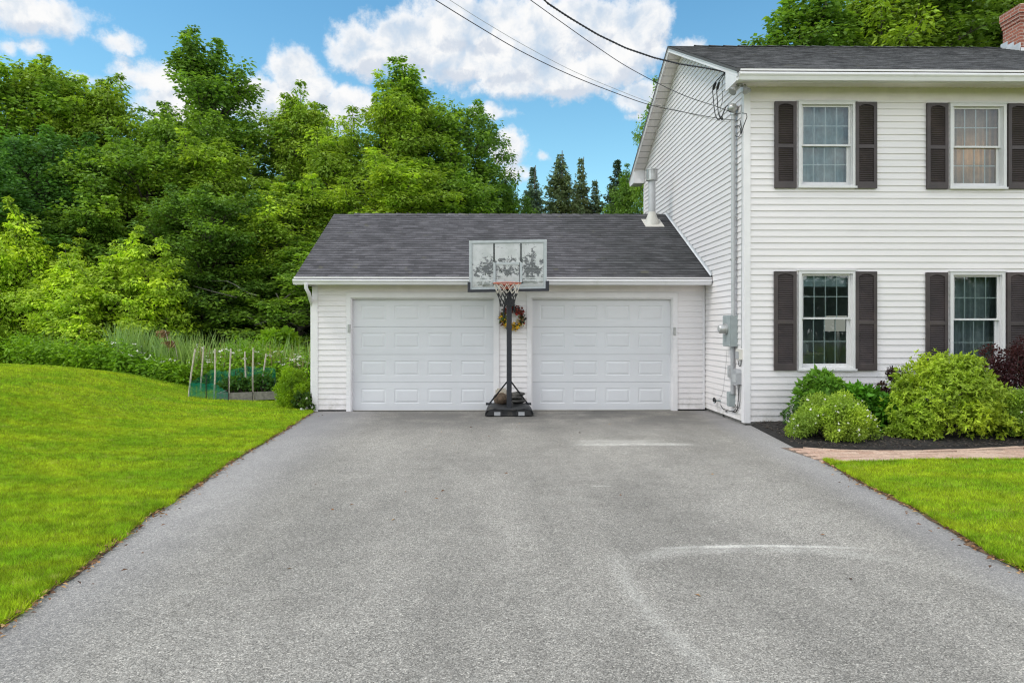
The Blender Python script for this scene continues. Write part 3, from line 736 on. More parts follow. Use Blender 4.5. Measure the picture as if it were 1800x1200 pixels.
tag(mb.build('ground_rod_cover', M_PVC), 'narrow grey cover strip left of the lower conduit', 'cable cover')
# thermometer-like flat pieces and loose wires
def cable(name, pts, r, label, mat=M_BLACK, cat='cable', group=None, seg=6):
    P = [Vector(p) for p in pts]; out = []
    for i in range(len(P) - 1):
        p0, p1, p2, p3 = P[max(i-1, 0)], P[i], P[i+1], P[min(i+2, len(P)-1)]
        for k in range(seg):
            t = k / seg
            out.append(.5*((2*p1) + (p2-p0)*t + (2*p0-5*p1+4*p2-p3)*t*t + (3*p1-p0-3*p2+p3)*t**3))
    out.append(P[-1])
    mb = MB(); mb.tube(out, r, 6); return tag(mb.build(name, mat, smooth='all'), label, cat, group)
def on(px, py, x): return (x, SY(px, x), SZ(px, py, x))
cable('wall_cable', [on(1297, 675, XH-.05), on(1298, 690, XH-.03), on(1297, 712, XH-.03), on(1295, 722, XH-.03), on(1288, 724, XH-.03)], .007, 'thick black cable hanging from the telephone box toward the ground')
cable('wall_cable', [on(1300, 675, XH-.05), on(1301, 700, XH-.03), on(1299, 715, XH-.025), on(1293, 721, XH-.025)], .005, 'thin black cable nearest the corner post under the telephone box')
cable('wall_cable', [on(1297, 631, XH-.04), on(1299, 642, XH-.04), on(1302, 642, XH-.04), on(1303, 632, XH-.04)], .006, 'black cable loop under the beige cable box')
cable('wall_cable', [on(1292, 710, XH-.05), on(1294, 716, XH-.03), on(1290, 722, XH-.03), on(1284, 722, XH-.03), on(1277, 720, XH-.03), on(1271, 718, XH-.03), on(1267, 712, XH-.03)], .006, 'black wire sagging from the disconnect box to the tap')
cable('wall_cable', [on(1278, 613, XH-.03), on(1275, 650, XH-.02), on(1270, 690, XH-.02), on(1263, 702, XH-.03)], .0025, 'fine ground wire slanting down from the meter box', M_GALV)
cable('wall_cable', [on(1303.5, 185, XH-.03), on(1304, 300, XH-.03), on(1303.5, 450, XH-.03), on(1303, 560, XH-.03), on(1303, 612, XH-.03)], .004, 'thin vertical cable running down the wall beside the corner post', M_GALV)
ft = empty('hose_tap', on(1263, 705, XH), 'dark hose tap low on the side wall by the garage', 'tap')
p = on(1268, 704, XH); mb = MB(); mb.tube([(XH, p[1], p[2]), (XH - .10, p[1], p[2]), (XH - .13, p[1], p[2] - .05)], .016, 8); mb.build('spout', M_GREYB, ft, smooth=True)
mb = MB(); mb.lathe((XH, p[1], p[2] + .0), [(.03, -.10), (.034, -.105), (.034, -.12), (.03, -.125)], 12, 'x'); mb.build('handwheel', M_BLACK, ft, smooth=True); mb = MB(); mb.lathe((XH, p[1] + .16, p[2]), [(.036, -.06), (.04, -.065), (.04, -.09), (.03, -.095)], 12, 'x'); mb.build('handwheel', M_BLACK, ft, smooth=True)
x, y = GP(1276, 733); cable('loose_wire', [on(1277, 722, XH-.04), (x - .02, y + .02, .08), (x - .05, y, .02), (x + .02, y - .02, .012), (x + .2, y - .08, .012), (x + .35, y - .1, .02)], .008, 'black cord end lying on the asphalt under the meter', cat='wire')
# floodlights under the corner
fx, fy, fz = PX(1300, 10.8), 10.8, ZSOF - .03
fl = empty('floodlight', (fx, fy, fz), 'twin-head outdoor floodlight under the eave corner', 'floodlight')
mb = MB(); mb.lathe((fx, fy, fz), [(.05, .02), (.05, -.02), (.02, -.03)], 14); mb.tube([(fx - .01, fy, fz - .02), (fx - .05, fy - .03, fz - .06)], .014, 8); mb.tube([(fx + .01, fy, fz - .02), (fx + .06, fy - .05, fz - .05)], .014, 8); mb.build('bracket', M_BULB, fl, smooth=True)
def head(c, d):
    mb = MB(); d = Vector(d).normalized(); c = Vector(c); pts = []; rs = []
    for (t, r) in ((0, .026), (.03, .03), (.06, .036), (.10, .058), (.125, .068), (.13, .062), (.08, .04)):
        pts.append(c + d * t); rs.append(r)
    mb.tube(pts, rs, 16); mb.build('lamp_head', M_BULB, fl, smooth=True)
head((fx - .05, fy - .03, fz - .05), (-.62, -.15, -.62)); head((fx + .06, fy - .05, fz - .03), (.12, -.4, -.85))
# ---- overhead service cables
def wire_px(name, pts, r, label, mat=M_BLACK, extra=None, group='overhead cables to the house'):
    P = [(PX(px, Y), Y, PZ(px, py, Y)) for (px, py, Y) in pts]
    if extra: P = extra + P
    return cable(name, P, r, label, mat, 'cable', group, 8)
ax, ay, az = on(1276, 127, XH - .2)
P1 = [(953, 0, 8.6), (1000, 31, 9.05), (1050, 61, 9.5), (1100, 85, 9.95), (1150, 102, 10.35), (1195, 113, 10.75), (1240, 120, 11.1), (1276, 127, ay)]
Pw = [Vector((PX(a, Y), Y, PZ(a, b, Y))) for a, b, Y in P1]
rr = random.Random(4); out = []
for i in range(len(Pw) - 1):
    for k in range(26): out.append(Pw[i].lerp(Pw[i+1], k/26))
out = [(Pw[0] + (Pw[0] - Pw[1]) * t + Vector((0, 0, .14 * t * t))) for t in (3, 2, 1)] + out
def smooth_path(v):
    for _ in range(12): v = [v[0]] + [(v[i-1] + v[i]*2 + v[i+1]) / 4 for i in range(1, len(v)-1)] + [v[-1]]
    return v
out = smooth_path(out)
mb = MB(); mb.tube(out, .0095, 6)
for ph in (0, math.pi):                                             # the two insulated conductors twist round the bare one
    tw = []
    for i in range((len(out) - 1) * 3):
        j, t = divmod(i, 3); p = out[j].lerp(out[j+1], t/3); a = i * .38 + ph
        tw.append(p + Vector((math.sin(a) * .007, .006 * math.cos(a), math.cos(a) * .011)))
    mb.tube(tw, .0075, 5)
heavy = tag(mb.build('overhead_cable', M_BLACK, smooth='all'), 'thick twisted service cable reaching the gable corner highest', 'cable', 'overhead cables to the house')
mb = MB(); mb.box(ax - .01, ax + .11, ay - .02, ay + .02, az - .025, az + .02); mb.box(ax - .035, ax + .02, ay - .025, ay + .025, az - .035, az + .025)
mb.tube([(ax + .1, ay, az), (XH - .0, ay + .02, az - .02)], .012, 6); tag(mb.build('cable_clamp', M_BLACK), 'black clamp anchoring the thick cable at the gable corner', 'clamp')
wire_px('overhead_cable', [(932, 0, 8.4), (985, 38, 8.9), (1045, 80, 9.4), (1110, 122, 9.95), (1195, 165, 10.55), (1258, 187, 10.85), (1293, 200, 11.0), (1303, 199, 10.97)], .005, 'thin overhead cable crossing the gable below the thick twisted one')
wire_px('overhead_cable', [(765, 0, 7.6), (833, 42, 8.1), (915, 90, 8.7), (1000, 131, 9.3), (1080, 163, 9.9), (1140, 184, 10.3), (1200, 197, 10.6), (1260, 208, 10.9), (1297, 212, 11.0)], .0052, 'lowest overhead cable coming in across the middle of the sky')
wire_px('overhead_cable', [(790, 0, 7.7), (850, 38, 8.2), (925, 82, 8.75), (1005, 124, 9.35), (1085, 158, 9.95), (1145, 181, 10.3), (1205, 198, 10.65), (1262, 212, 10.95), (1297, 216, 11.03)], .003, 'very fine wire running just above the lowest overhead cable', M_GALV)
xd = XH - .22
for (a, b, c, lab) in ((1264, 1254, 1257, 'outer black drip loop from the twisted cable to the weatherhead'), (1268, 1261, 1263, 'middle black drip loop from the twisted cable to the weatherhead'), (1271, 1270, 1265, 'inner bare drip loop from the twisted cable to the weatherhead')):
    o = cable('drip_loop', [(ax, ay, az), on((a+b)/2, 143, xd), on(b - 1, 155, xd), on(b, 175, xd), on(c, 200, xd), on(c + 6, 211, xd), on(1270, 202, xd), on(1278, 186, xd + .08), on(1287, 191, xd + .13)], .0085 if 'black' in lab else .005, lab)
    if 'black' in lab:
        mb = MB(); p, q = Vector(on((a+b)/2 - .5, 145, xd)), Vector(on(b, 158, xd)); mb.tube([p, p.lerp(q, .15), p.lerp(q, .85), q], [.012, .02, .02, .012], 8); mb.build('splice_sleeve', M_BLACK, o, smooth=True)
mb = MB(); pts = [on(1296.5 + 5.5*math.sin(2*math.pi*i/20), 231 - 10*math.cos(2*math.pi*i/20), XH - .05) for i in range(21)]; mb.tube(pts, .006, 6)
mb.tube([on(1301, 211, XH-.08), on(1303, 225, XH-.05), on(1302, 235, XH-.05)], .007, 6); mb.tube([on(1305, 199, XH-.1), on(1312, 200, XH-.1), on(1313, 206, XH-.1), on(1307, 222, XH-.07), on(1303, 235, XH-.05)], .0065, 6)
tag(mb.build('coiled_wire', M_BLACK, smooth='all'), 'small coil of spare black wire hung by the mast top', 'wire coil')
# ================================================================ BASKETBALL HOOP
hx, hy = PX(895, 12.25), 12.24
hoop = empty('basketball_hoop', (hx, hy + .3, 0), 'portable black basketball hoop with a peeling white backboard, between the garage doors', 'basketball hoop')
mb = MB(); mb.prism([(hx + .045*c, hy + .045*s) for c, s in ((-1,-.8),(-.8,-1),(.8,-1),(1,-.8),(1,.8),(.8,1),(-.8,1),(-1,.8))], 'z', .03, 2.42)
mb.prism([(hx + .05*c, hy + .05*s) for c, s in ((-1,-1),(1,-1),(1,1),(-1,1))], 'z', 1.56, 1.62)
mb.build('pole', M_POLE, hoop)
# base: low tank with two front notches
mb = MB(); bw = .43; y0, y1 = hy - .10, hy + .62
def sec(y, w, h): return [(hx - w, y, .012), (hx - w, y, h*.45), (hx - w*.93, y, h*.8), (hx - w*.62, y, h), (hx - w*.2, y, h*.86), (hx + w*.2, y, h*.86), (hx + w*.62, y, h), (hx + w*.93, y, h*.8), (hx + w, y, h*.45), (hx + w, y, .012)]
secs = [sec(y0 + .02, bw*.96, .115), sec(y0, bw, .14), sec(y0 + .03, bw, .17), sec(y0 + .25, bw*.96, .205), sec(y0 + .5, bw*.8, .22), sec(y1 - .04, bw*.6, .2), sec(y1, bw*.55, .12)]
for a, b in zip(secs, secs[1:]):
    for i in range(9): mb.face([a[i], a[i+1], b[i+1], b[i]])
mb.face(secs[0]); mb.face(secs[-1])
mb.build('base', M_PLAST, hoop, smooth=True)
for s in (-1, 1):
    mb = MB(); mb.box(hx + s*.215 - .055, hx + s*.215 + .055, y0 - .012, y0 + .03, .02, .085); mb.build('wheel_block', M_LGREY, hoop)
    mb = MB(); mb.tube([(hx + s*.03, hy + .03, .62), (hx + s*.36, hy + .42, .17)], .014, 8); mb.box(hx + s*.36 - .06, hx + s*.36 + .06, hy + .36, hy + .5, .155, .19); mb.build('brace', M_POLE, hoop)
    mb = MB(); mb.prism([(hx + s*.10, .02), (hx + s*.16, .02), (hx + s*.33, .02), (hx + s*.40, .02), (hx + s*.37, .12), (hx + s*.14, .12)], 'y', y0 - .008, y0 + .01); mb.build('base_recess', M_BLACK, hoop)
# extension arms and lift handle
by, bz0, bz1 = 11.75, PZ(893, 508, 11.75), PZ(893, 422, 11.75); bx0, bx1 = PX(824.5, by), PX(961, by); bc = (bx0 + bx1) / 2
rz = PZ(891, 498, 11.42)
for s in (-1, 1):
    mb = MB(); q = bc + s * (PX(916.5, by) - PX(867.5, by)) / 2
    mb.tube([(hx + s*.05, hy + .02, 2.36), (q, by + .045, bz1 - .25)], .016, 8); mb.tube([(hx + s*.05, hy + .02, 2.16), (hx + s*.14, by + .045, bz0 + .06)], .016, 8)
    mb.box(q - .022, q + .022, by + .015, by + .045, bz0 + .05, bz1 - .01)
    mb.build('support_arm', M_POLE, hoop)
mb = MB(); mb.box(hx - .075, hx + .075, hy - .06, hy + .06, 1.98, 2.10); mb.tube([(hx - .07, hy, 2.06), (hx - .1, hy + .03, 1.84), (hx - .085, hy + .03, 1.76)], .016, 8); mb.tube([(hx + .07, hy, 2.06), (hx + .10, hy + .03, 1.86)], .018, 8); mb.tube([(hx, hy + .05, 2.2), (hx, hy + .09, 1.8)], .02, 8); mb.build('lift_bracket', M_POLE, hoop)
# backboard: clear sheet whose white paint is peeling off
m, g, out = new_mat('peeling_backboard')
tc = g.n('ShaderNodeTexCoord').outputs['UV']
sx = g.n('ShaderNodeSeparateXYZ', {0: tc}); U, Vv = sx.outputs[0], sx.outputs[1]
st = g.n('ShaderNodeMapping', {'Vector': tc, 'Scale': (1.35, .86, 1)}).outputs[0]
nz = g.noise(st, 13.0, 7, .72, dist=.9).outputs[0]
n2 = g.noise(g.n('ShaderNodeMapping', {'Vector': tc, 'Scale': (1, 3, 1), 'Location': (3, 1, 0)}).outputs[0], 9, 4, .6).outputs[0]
def spot(u, v, a, b):
    d = g.m('ADD', g.m('POWER', g.m('DIVIDE', g.m('SUBTRACT', U, u), a), 2), g.m('POWER', g.m('DIVIDE', g.m('SUBTRACT', Vv, v), b), 2))
    return g.m('SUBTRACT', 1, g.m('SQRT', d))
acc = None
for q in ((.235, .40, .15, .17), (.27, .52, .08, .14), (.76, .43, .10, .26), (.82, .36, .14, .16), (.82, .55, .05, .26), (.94, .53, .035, .06), (.5, .37, .16, .08), (.5, .60, .14, .045), (.10, .36, .06, .10), (.2, .1, .15, .05), (.5, .54, .13, .03), (.8, .12, .2, .03)):
    s_ = spot(*q); acc = s_ if acc is None else g.m('MAXIMUM', acc, s_)
acc = g.m('MAXIMUM', acc, -.75)
f = g.m('ADD', g.m('MULTIPLY', acc, .36), g.m('MULTIPLY', g.m('SUBTRACT', nz, .5), 2.5))
f = g.m('ADD', f, g.m('MULTIPLY', g.m('SUBTRACT', n2, .5), .5))
strp = g.m('MULTIPLY', g.m('MAXIMUM', g.m('LESS_THAN', g.m('ABSOLUTE', g.m('SUBTRACT', U, .319)), .0125), g.m('LESS_THAN', g.m('ABSOLUTE', g.m('SUBTRACT', U, .670)), .0125)), g.m('MULTIPLY', g.m('GREATER_THAN', Vv, .56), g.m('LESS_THAN', Vv, .945)))
peel = g.m('MAXIMUM', g.ss(g.m('ADD', f, g.m('MULTIPLY', g.m('SUBTRACT', g.noise(st, 42, 4, .7).outputs[0], .5), .5)), -.03, .17), strp)
wc = g.mix(g.ss(g.noise(st, 5, 4).outputs[0], .35, .7), (.56, .57, .57, 1), (.45, .47, .46, 1))
pt = g.n('ShaderNodeBsdfPrincipled', {'Base Color': wc, 'Roughness': .35})
cl = g.n('ShaderNodeMixShader', {0: .78, 1: g.n('ShaderNodeBsdfTransparent', {0: (.86, .90, .88, 1)}).outputs[0], 2: g.n('ShaderNodeBsdfPrincipled', {'Base Color': (.17, .19, .18, 1), 'Roughness': .12}).outputs[0]})
cl.inputs[0].default_value = .35
pt = g.n('ShaderNodeMixShader', {0: g.ss(Vv, .35, .05, .06, .38), 1: pt.outputs[0], 2: g.n('ShaderNodeBsdfTransparent', {0: (.8, .84, .82, 1)}).outputs[0]})
mx = g.n('ShaderNodeMixShader', {0: peel, 1: pt.outputs[0], 2: cl.outputs[0]}); g.t.links.new(mx.outputs[0], out.inputs[0]); M_BOARD = m
tilt = lambda x, z: z + (x - bc) * .016
mb = MB(); fr = .045
def bq(x0, x1, z0, z1, y): return [(x0, y, tilt(x0, z0)), (x1, y, tilt(x1, z0)), (x1, y, tilt(x1, z1)), (x0, y, tilt(x0, z1))]
mb.face(bq(bx0 + .01, bx1 - .01, bz0 + .01, bz1 - .01, by), [(0,0),(1,0),(1,1),(0,1)])
board = mb.build('backboard', M_BOARD, hoop)
def tbox(mb, x0, x1, y0, y1, z0, z1):
    b = len(mb.v); mb.box(x0, x1, y0, y1, z0, z1)
    for i in range(b, len(mb.v)): v = mb.v[i]; mb.v[i] = (v[0], v[1], tilt(v[0], v[2]))
mb = MB()
for q in ((bx0, bx0 + fr, bz0, bz1), (bx1 - fr, bx1, bz0, bz1), (bx0 + fr, bx1 - fr, bz1 - fr, bz1), (bx0 + fr, bx1 - fr, bz0, bz0 + fr*.6)): tbox(mb, q[0], q[1], by - .012, by + .02, q[2], q[3])
mb.build('board_frame', M_BFRM, board)
mb = MB(); i_ = .006
for q in ((bx0 + fr, bx0 + fr + .012, bz0 + fr*.6, bz1 - fr), (bx1 - fr - .012, bx1 - fr, bz0 + fr*.6, bz1 - fr), (bx0 + fr + .012, bx1 - fr - .012, bz1 - fr - .012, bz1 - fr), (bx0 + fr + .012, bx1 - fr - .012, bz0 + fr*.6, bz0 + fr*.6 + .012)): tbox(mb, q[0], q[1], by - .006, by + .004, q[2], q[3])
mb.build('inner_line', M_GREYB, board)
sx0, sx1, sz0, sz1 = PX(867, by), PX(918, by), PZ(892, 496.5, by), PZ(892, 461.5, by)
mb = MB(); t_ = .042
for q in ((sx0, sx0 + t_, sz0, sz1), (sx1 - t_, sx1, sz0, sz1), (sx0 + t_, sx1 - t_, sz1 - t_*.8, sz1), (sx0 + t_, sx1 - t_, sz0, sz0 + t_*.5)): tbox(mb, q[0], q[1], by - .010, by - .003, q[2], q[3])
mb.build('shooter_square', M_BFRM, board)
for q in ((sx0 + t_, sx0 + t_ + .008, sz0, sz1), (sx1 - t_ - .008, sx1 - t_, sz0, sz1)):
    mb = MB(); tbox(mb, q[0], q[1], by - .0115, by - .003, q[2], q[3]); mb.build('square_line', M_POLE, board)
mb = MB(); tbox(mb, bx0 - .025, bx0 + .02, by - .03, by + .035, bz0 - .045, bz0 + .13); tbox(mb, bx1 - .02, bx1 + .04, by - .03, by + .035, bz0 - .045, bz0 + .13)
tbox(mb, bx0 + .02, bx1 - .02, by - .03, by + .035, bz0 - .045, bz0 - .002); mb.build('edge_padding', M_POLE, board)
# rim and net
rc = Vector((PX(891.5, 11.42), 11.42, rz)); RR = .229
mb = MB(); mb.tube([rc + Vector((RR*math.cos(2*math.pi*i/40), RR*math.sin(2*math.pi*i/40), 0)) for i in range(41)], .010, 8)
mb.box(rc.x - .09, rc.x + .09, rc.y + RR - .01, by - .004, rz - .012, rz + .004); mb.box(rc.x - .07, rc.x + .07, by - .03, by - .005, rz - .12, rz + .015)
for s in (-1, 1): mb.tube([rc + Vector((s*.15, RR*.75, 0)), (rc.x + s*.06, by - .02, rz - .09)], .008, 6)
rim = mb.build('rim', M_RIM, hoop, smooth=True)
rows = [(.222, -.005), (.20, -.085), (.172, -.165), (.143, -.245), (.125, -.315), (.118, -.385)]
mw, mk = MB(), MB(); rr = random.Random(8)
def np_(r, i, n=12, half=0): 
    a = 2*math.pi*(i + half)/n; R_, h = rows[r]; return rc + Vector((R_*math.cos(a), R_*math.sin(a), h + rr.uniform(-.006, .006)))
grid = [[np_(r, i, 12, .5*(r % 2)) for i in range(12)] for r in range(6)]
for r in range(5):
    for i in range(12):
        j = i if r % 2 == 0 else (i + 1) % 12; j2 = (i - 1) % 12 if r % 2 == 0 else i
        for jj in (j, j2):
            if r >= 4 and rr.random() < .25: continue
            (mw if r < 2 else mk).tube([grid[r][i], grid[r+1][jj]], .0058 if r < 2 else .0068, 5, False)
mw.build('net', M_NETW, rim); mk.build('net_lower', M_NETB, rim)
# weights lying on the base
M_BAG = plain('brown_stone', (.10, .068, .045), .9, vary=.5, vscale=16, dirt=((.33, .22, .10), .8, 10, .55), bump=.4, bscale=30)
M_ROCK = plain('dark_slate', (.055, .052, .048), .85, vary=.5, vscale=10, dirt=((.16, .14, .11), .6, 8, .55), bump=.4, bscale=30)
mb = MB(); mb.blob((hx - .14, hy + .30, .27), (.145, .15, .11), 5, .16, 18, 12)
tag(mb.build('weight_stone', M_BAG, smooth='all'), 'brown leaf-strewn stone weighing down the hoop base, left of its pole', 'stone')
for i, (dx, dy, z, rx, lab) in enumerate(((.17, .32, .24, .16, 'lowest dark flat stone on the hoop base, right of its pole'), (.15, .33, .305, .14, 'middle dark flat stone stacked on the hoop base'), (.17, .36, .36, .12, 'topmost dark flat stone stacked on the hoop base'))):
    mb = MB(); mb.blob((hx + dx, hy + dy, z), (rx, .15, .042), 20 + i, .18, 18, 10); tag(mb.build('weight_stone', M_ROCK, smooth='all'), lab, 'stone')
mb = MB(); mb.box(hx - .21, hx - .05, hy + .40, hy + .42, .2, .46); mb.box(hx - .24, hx - .03, hy + .43, hy + .445, .2, .43)
tag(mb.build('board_scrap', M_STAKE), 'pale scrap boards standing behind the brown stone', 'boards')
# ---- wreath
wx, wy, wz = PX(900.5, YG - .06), YG - .07, PZ(900, 558.5, YG)
wr = empty('wreath', (wx, wy, wz), 'autumn flower wreath hung between the garage doors', 'wreath')
mb = MB(); mb.tube([(wx + .185*math.cos(2*math.pi*i/24), wy + .02, wz + .185*math.sin(2*math.pi*i/24)) for i in range(25)], .028, 8); mb.build('vine_ring', plain('vine', (.075, .035, .022), .9, vary=.4, vscale=30), wr, smooth=True)
pet = {'red': (.32,.025,.015), 'rust': (.17,.045,.025), 'gold': (.75,.45,.02), 'green': (.07,.14,.02), 'dark': (.03,.02,.04), 'cream': (.6,.5,.25)}
PM = {k: plain('petal_' + k, v, .7, vary=.25, vscale=40) for k, v in pet.items()}
rr = random.Random(12)
cl = {k: MB() for k in pet}
for i in range(620):
    a = rr.uniform(0, 2*math.pi); rad = .18 + rr.uniform(-.06, .065)
    dg = math.degrees(a)
    if 20 < dg < 140: k = rr.choice(['red', 'rust', 'rust', 'dark'])
    elif 140 <= dg < 215: k = rr.choice(['green', 'gold', 'rust', 'green'])
    elif 215 <= dg < 320: k = rr.choice(['gold', 'gold', 'gold', 'green', 'cream'])
    else: k = rr.choice(['red', 'dark', 'cream', 'green'])
    c = Vector((wx + rad*math.cos(a), wy - rr.uniform(.0, .04), wz + rad*math.sin(a)))
    d = Vector((rr.gauss(0,1), -abs(rr.gauss(0,.6)) - .2, rr.gauss(0,1))).normalized(); u = d.cross(Vector((rr.gauss(0,1), rr.gauss(0,1), rr.gauss(0,1)))).normalized()
    L = rr.uniform(.03, .06); W = L*.5
    cl[k].face([c, c + d*L*.5 + u*W, c + d*L, c + d*L*.5 - u*W])
for k in pet: cl[k].build({'red': 'red_flower', 'rust': 'rust_leaf', 'gold': 'gold_flower', 'green': 'green_leaf', 'dark': 'dark_berry', 'cream': 'cream_flower'}[k], PM[k], wr)
# ================================================================ GROUND
rng = np.random.default_rng(7)
LE = sorted([(GP(px, py)[1], GP(px, py)[0]) for px, py in ((550, 725), (475, 772), (415, 807), (320, 872), (255, 915), (200, 960), (120, 1020), (65, 1057), (0, 1105))])
LEY = np.array([-30, 1.0] + [a for a, b in LE] + [14, 60]); LEX = np.array([-2.3, -2.4] + [b for a, b in LE] + [-3.36, -3.36])
RE = sorted([(GP(px, py)[1], GP(px, py)[0]) for px, py in ((1317, 746), (1394, 785.5), (1462, 819), (1525, 855), (1600, 892), (1650, 920), (1720, 965), (1800, 1005))])
REY = np.array([-30, 1.0] + [a for a, b in RE] + [13]); REX = np.array([3.2, 3.25] + [b for a, b in RE] + [4.16])
def vnoise(x, y, s, seed=0):
    """smooth value noise"""
    r = np.random.default_rng(seed); T = r.random((64, 64)); x = np.asarray(x)*s; y = np.asarray(y)*s
    xi = np.floor(x).astype(int); yi = np.floor(y).astype(int); fx = x - xi; fy = y - yi
    fx = fx*fx*(3-2*fx); fy = fy*fy*(3-2*fy)
    g = lambda a, b: T[a % 64, b % 64]
    return (g(xi,yi)*(1-fx)+g(xi+1,yi)*fx)*(1-fy)+(g(xi,yi+1)*(1-fx)+g(xi+1,yi+1)*fx)*fy
HX = np.array([-60, -30, -20, -10.6, -9.4, -8.15, -7.4, -6.74, -6.35, -5.6, -5.0, -4.2, -3.4, 0]); HH = np.array([.8, .9, .9, .79, .735, .59, .45, .30, .20, .11, .07, .03, .01, .01])
def lawn_h(x, y):
    h = np.interp(x, HX, HH)
    g = np.interp(y, [-10, 3, 8, 12, 14.2, 14.9, 16, 18, 21, 30], [.2, .45, .7, .95, 1.0, 1.0, .80, .35, .05, 0.])
    return h * g + (vnoise(x, y, .8, 3) - .5) * .03 + .014
ROOT.clear() if False else None
# base sheet to the horizon
mb = MB(); mb.face([(-400, -200, -.09), (400, -200, -.09), (400, 600, -.09), (-400, 600, -.09)])
M_EARTH = plain('meadow_earth', (.06, .085, .025), .95, vary=.3, vscale=.3)
tag(mb.build('ground', M_EARTH), kind='structure')
# asphalt
def asphalt():
    m, g, out = new_mat('asphalt')
    tc = g.n('ShaderNodeTexCoord').outputs['Object']
    sx = g.n('ShaderNodeSeparateXYZ', {0: tc}); X, Y = sx.outputs[0], sx.outputs[1]
    v = g.n('ShaderNodeTexVoronoi', {'Vector': tc, 'Scale': 190.0}); vc = g.n('ShaderNodeSeparateColor', {0: v.outputs['Color']}).outputs[0]
    v2 = g.n('ShaderNodeTexVoronoi', {'Vector': tc, 'Scale': 75.0}); vc2 = g.n('ShaderNodeSeparateColor', {0: v2.outputs['Color']}).outputs[0]
    n1 = g.noise(tc, 105, 5, .7).outputs[0]
    f = g.m('ADD', g.m('MULTIPLY', vc, .42), g.m('MULTIPLY', g.ss(n1, .3, .7), .38)); f = g.m('ADD', f, g.m('MULTIPLY', vc2, .2))
    rp = g.n('ShaderNodeValToRGB', {0: f}); cr = rp.color_ramp
    cr.elements[0].position = .20; cr.elements[0].color = (.105, .098, .087, 1); cr.elements[1].position = .86; cr.elements[1].color = (.74, .695, .61, 1)
    e = cr.elements.new(.42); e.color = (.255, .24, .212, 1); e = cr.elements.new(.66); e.color = (.38, .358, .318, 1)
    c = rp.outputs[0]
    st = g.n('ShaderNodeMapping', {'Vector': tc, 'Scale': (1.4, .45, 1)}).outputs[0]
    big = g.noise(st, .6, 5, .6).outputs[0]; c = g.mix(1.0, c, g.ss(big, .3, .7, .80, 1.12), 'MULTIPLY')
    trk = g.noise(g.n('ShaderNodeMapping', {'Vector': tc, 'Scale': (1.5, .12, 1)}).outputs[0], .9, 4, .6).outputs[0]; c = g.mix(1.0, c, g.ss(trk, .32, .68, .95, 1.03), 'MULTIPLY')
    stn = g.noise(tc, .95, 5, .7).outputs[0]; c = g.mix(g.ss(stn, .60, .75, 0, .28), c, (.13, .122, .10, 1))
    med = g.noise(tc, 3.1, 5, .65).outputs[0]; c = g.mix(1.0, c, g.ss(med, .3, .7, .92, 1.06), 'MULTIPLY')
    # darker sealed patch by the doors (oil, drips) and bluish worn edges
    oil = g.m('MULTIPLY', g.ss(Y, 9.2, 12.4), g.ss(g.noise(tc, 1.1, 5, .65).outputs[0], .28, .62, .25, 1))
    c = g.mix(g.m('MULTIPLY', oil, .8), c, (.115, .11, .104, 1))
    eL = g.ss(X, -1.7, -2.9); eR = g.ss(g.m('ADD', X, g.m('MULTIPLY', Y, -.085)), 2.55, 3.1)
    c = g.mix(g.m('MULTIPLY', g.m('MAXIMUM', eL, eR), .35), c, (.36, .355, .38, 1))
    # chalky turning scuffs
    nz = g.noise(tc, 5.5, 6, .72).outputs[0]; nzr = g.ss(nz, .36, .62)
    def scuff(y0, xc, k, w, xa, xb, soft, amt):
        d = g.m('ABSOLUTE', g.m('SUBTRACT', Y, g.m('SUBTRACT', y0, g.m('MULTIPLY', g.m('POWER', g.m('ABSOLUTE', g.m('SUBTRACT', X, xc)), 2.0), k))))
        a = g.ss(d, w, w*.15)
        win = g.m('MULTIPLY', g.ss(X, xa, xa + soft), g.ss(X, xb, xb - soft))
        return g.m('MULTIPLY', g.m('MULTIPLY', a, win), amt)
    A = scuff(4.90, 1.9, .10, .05, 1.0, 2.95, .75, .85)
    for q in ((4.86, 1.85, .28, .16, .75, 3.0, .6, .28), (9.24, 2.0, .06, .17, 1.05, 2.9, .35, .60), (9.45, 1.8, .0, .26, 1.0, 2.6, .5, .34), (6.79, 1.12, .0, .045, .98, 1.26, .1, .45)):
        A = g.m('MAXIMUM', A, scuff(*q))
    # long faint tyre sweep left of the scuff
    d = g.m('ABSOLUTE', g.m('SUBTRACT', X, g.m('ADD', .86, g.m('MULTIPLY', g.m('POWER', g.m('SUBTRACT', Y, 4.3), 2.0), .12))))
    A = g.m('MAXIMUM', A, g.m('MULTIPLY', g.m('MULTIPLY', g.ss(d, .11, .0), g.ss(Y, 4.9, 4.5)), .24))
    d = g.m('ABSOLUTE', g.m('SUBTRACT', X, g.m('ADD', 2.95, g.m('MULTIPLY', g.m('SUBTRACT', 4.6, Y), .25))))
    A = g.m('MAXIMUM', A, g.m('MULTIPLY', g.m('MULTIPLY', g.ss(d, .12, .0), g.ss(Y, 4.75, 4.3)), .12))
    A = g.m('MULTIPLY', A, g.m('ADD', .55, g.m('MULTIPLY', nzr, .6)))
    A = g.m('MULTIPLY', A, g.ss(f, .25, .62, .45, 1.0)); c = g.mix(A, c, (.74, .715, .65, 1))
    # bits of dirt
    sp = g.noise(tc, 13, 3, .5).outputs[0]; c = g.mix(g.ss(sp, .73, .78, 0, .6), c, (.06, .055, .05, 1))
    bs = g.n('ShaderNodeBsdfPrincipled', {'Base Color': c, 'Roughness': .85, 'Specular IOR Level': .3, 'Normal': g.bump(f, .55, .006)})
    g.t.links.new(bs.outputs[0], out.inputs[0]); return m
M_ASPH = asphalt()
ys = np.concatenate([np.linspace(-20, 1, 12), np.arange(1.4, 13.1, .2)])
V, Fc = [], []
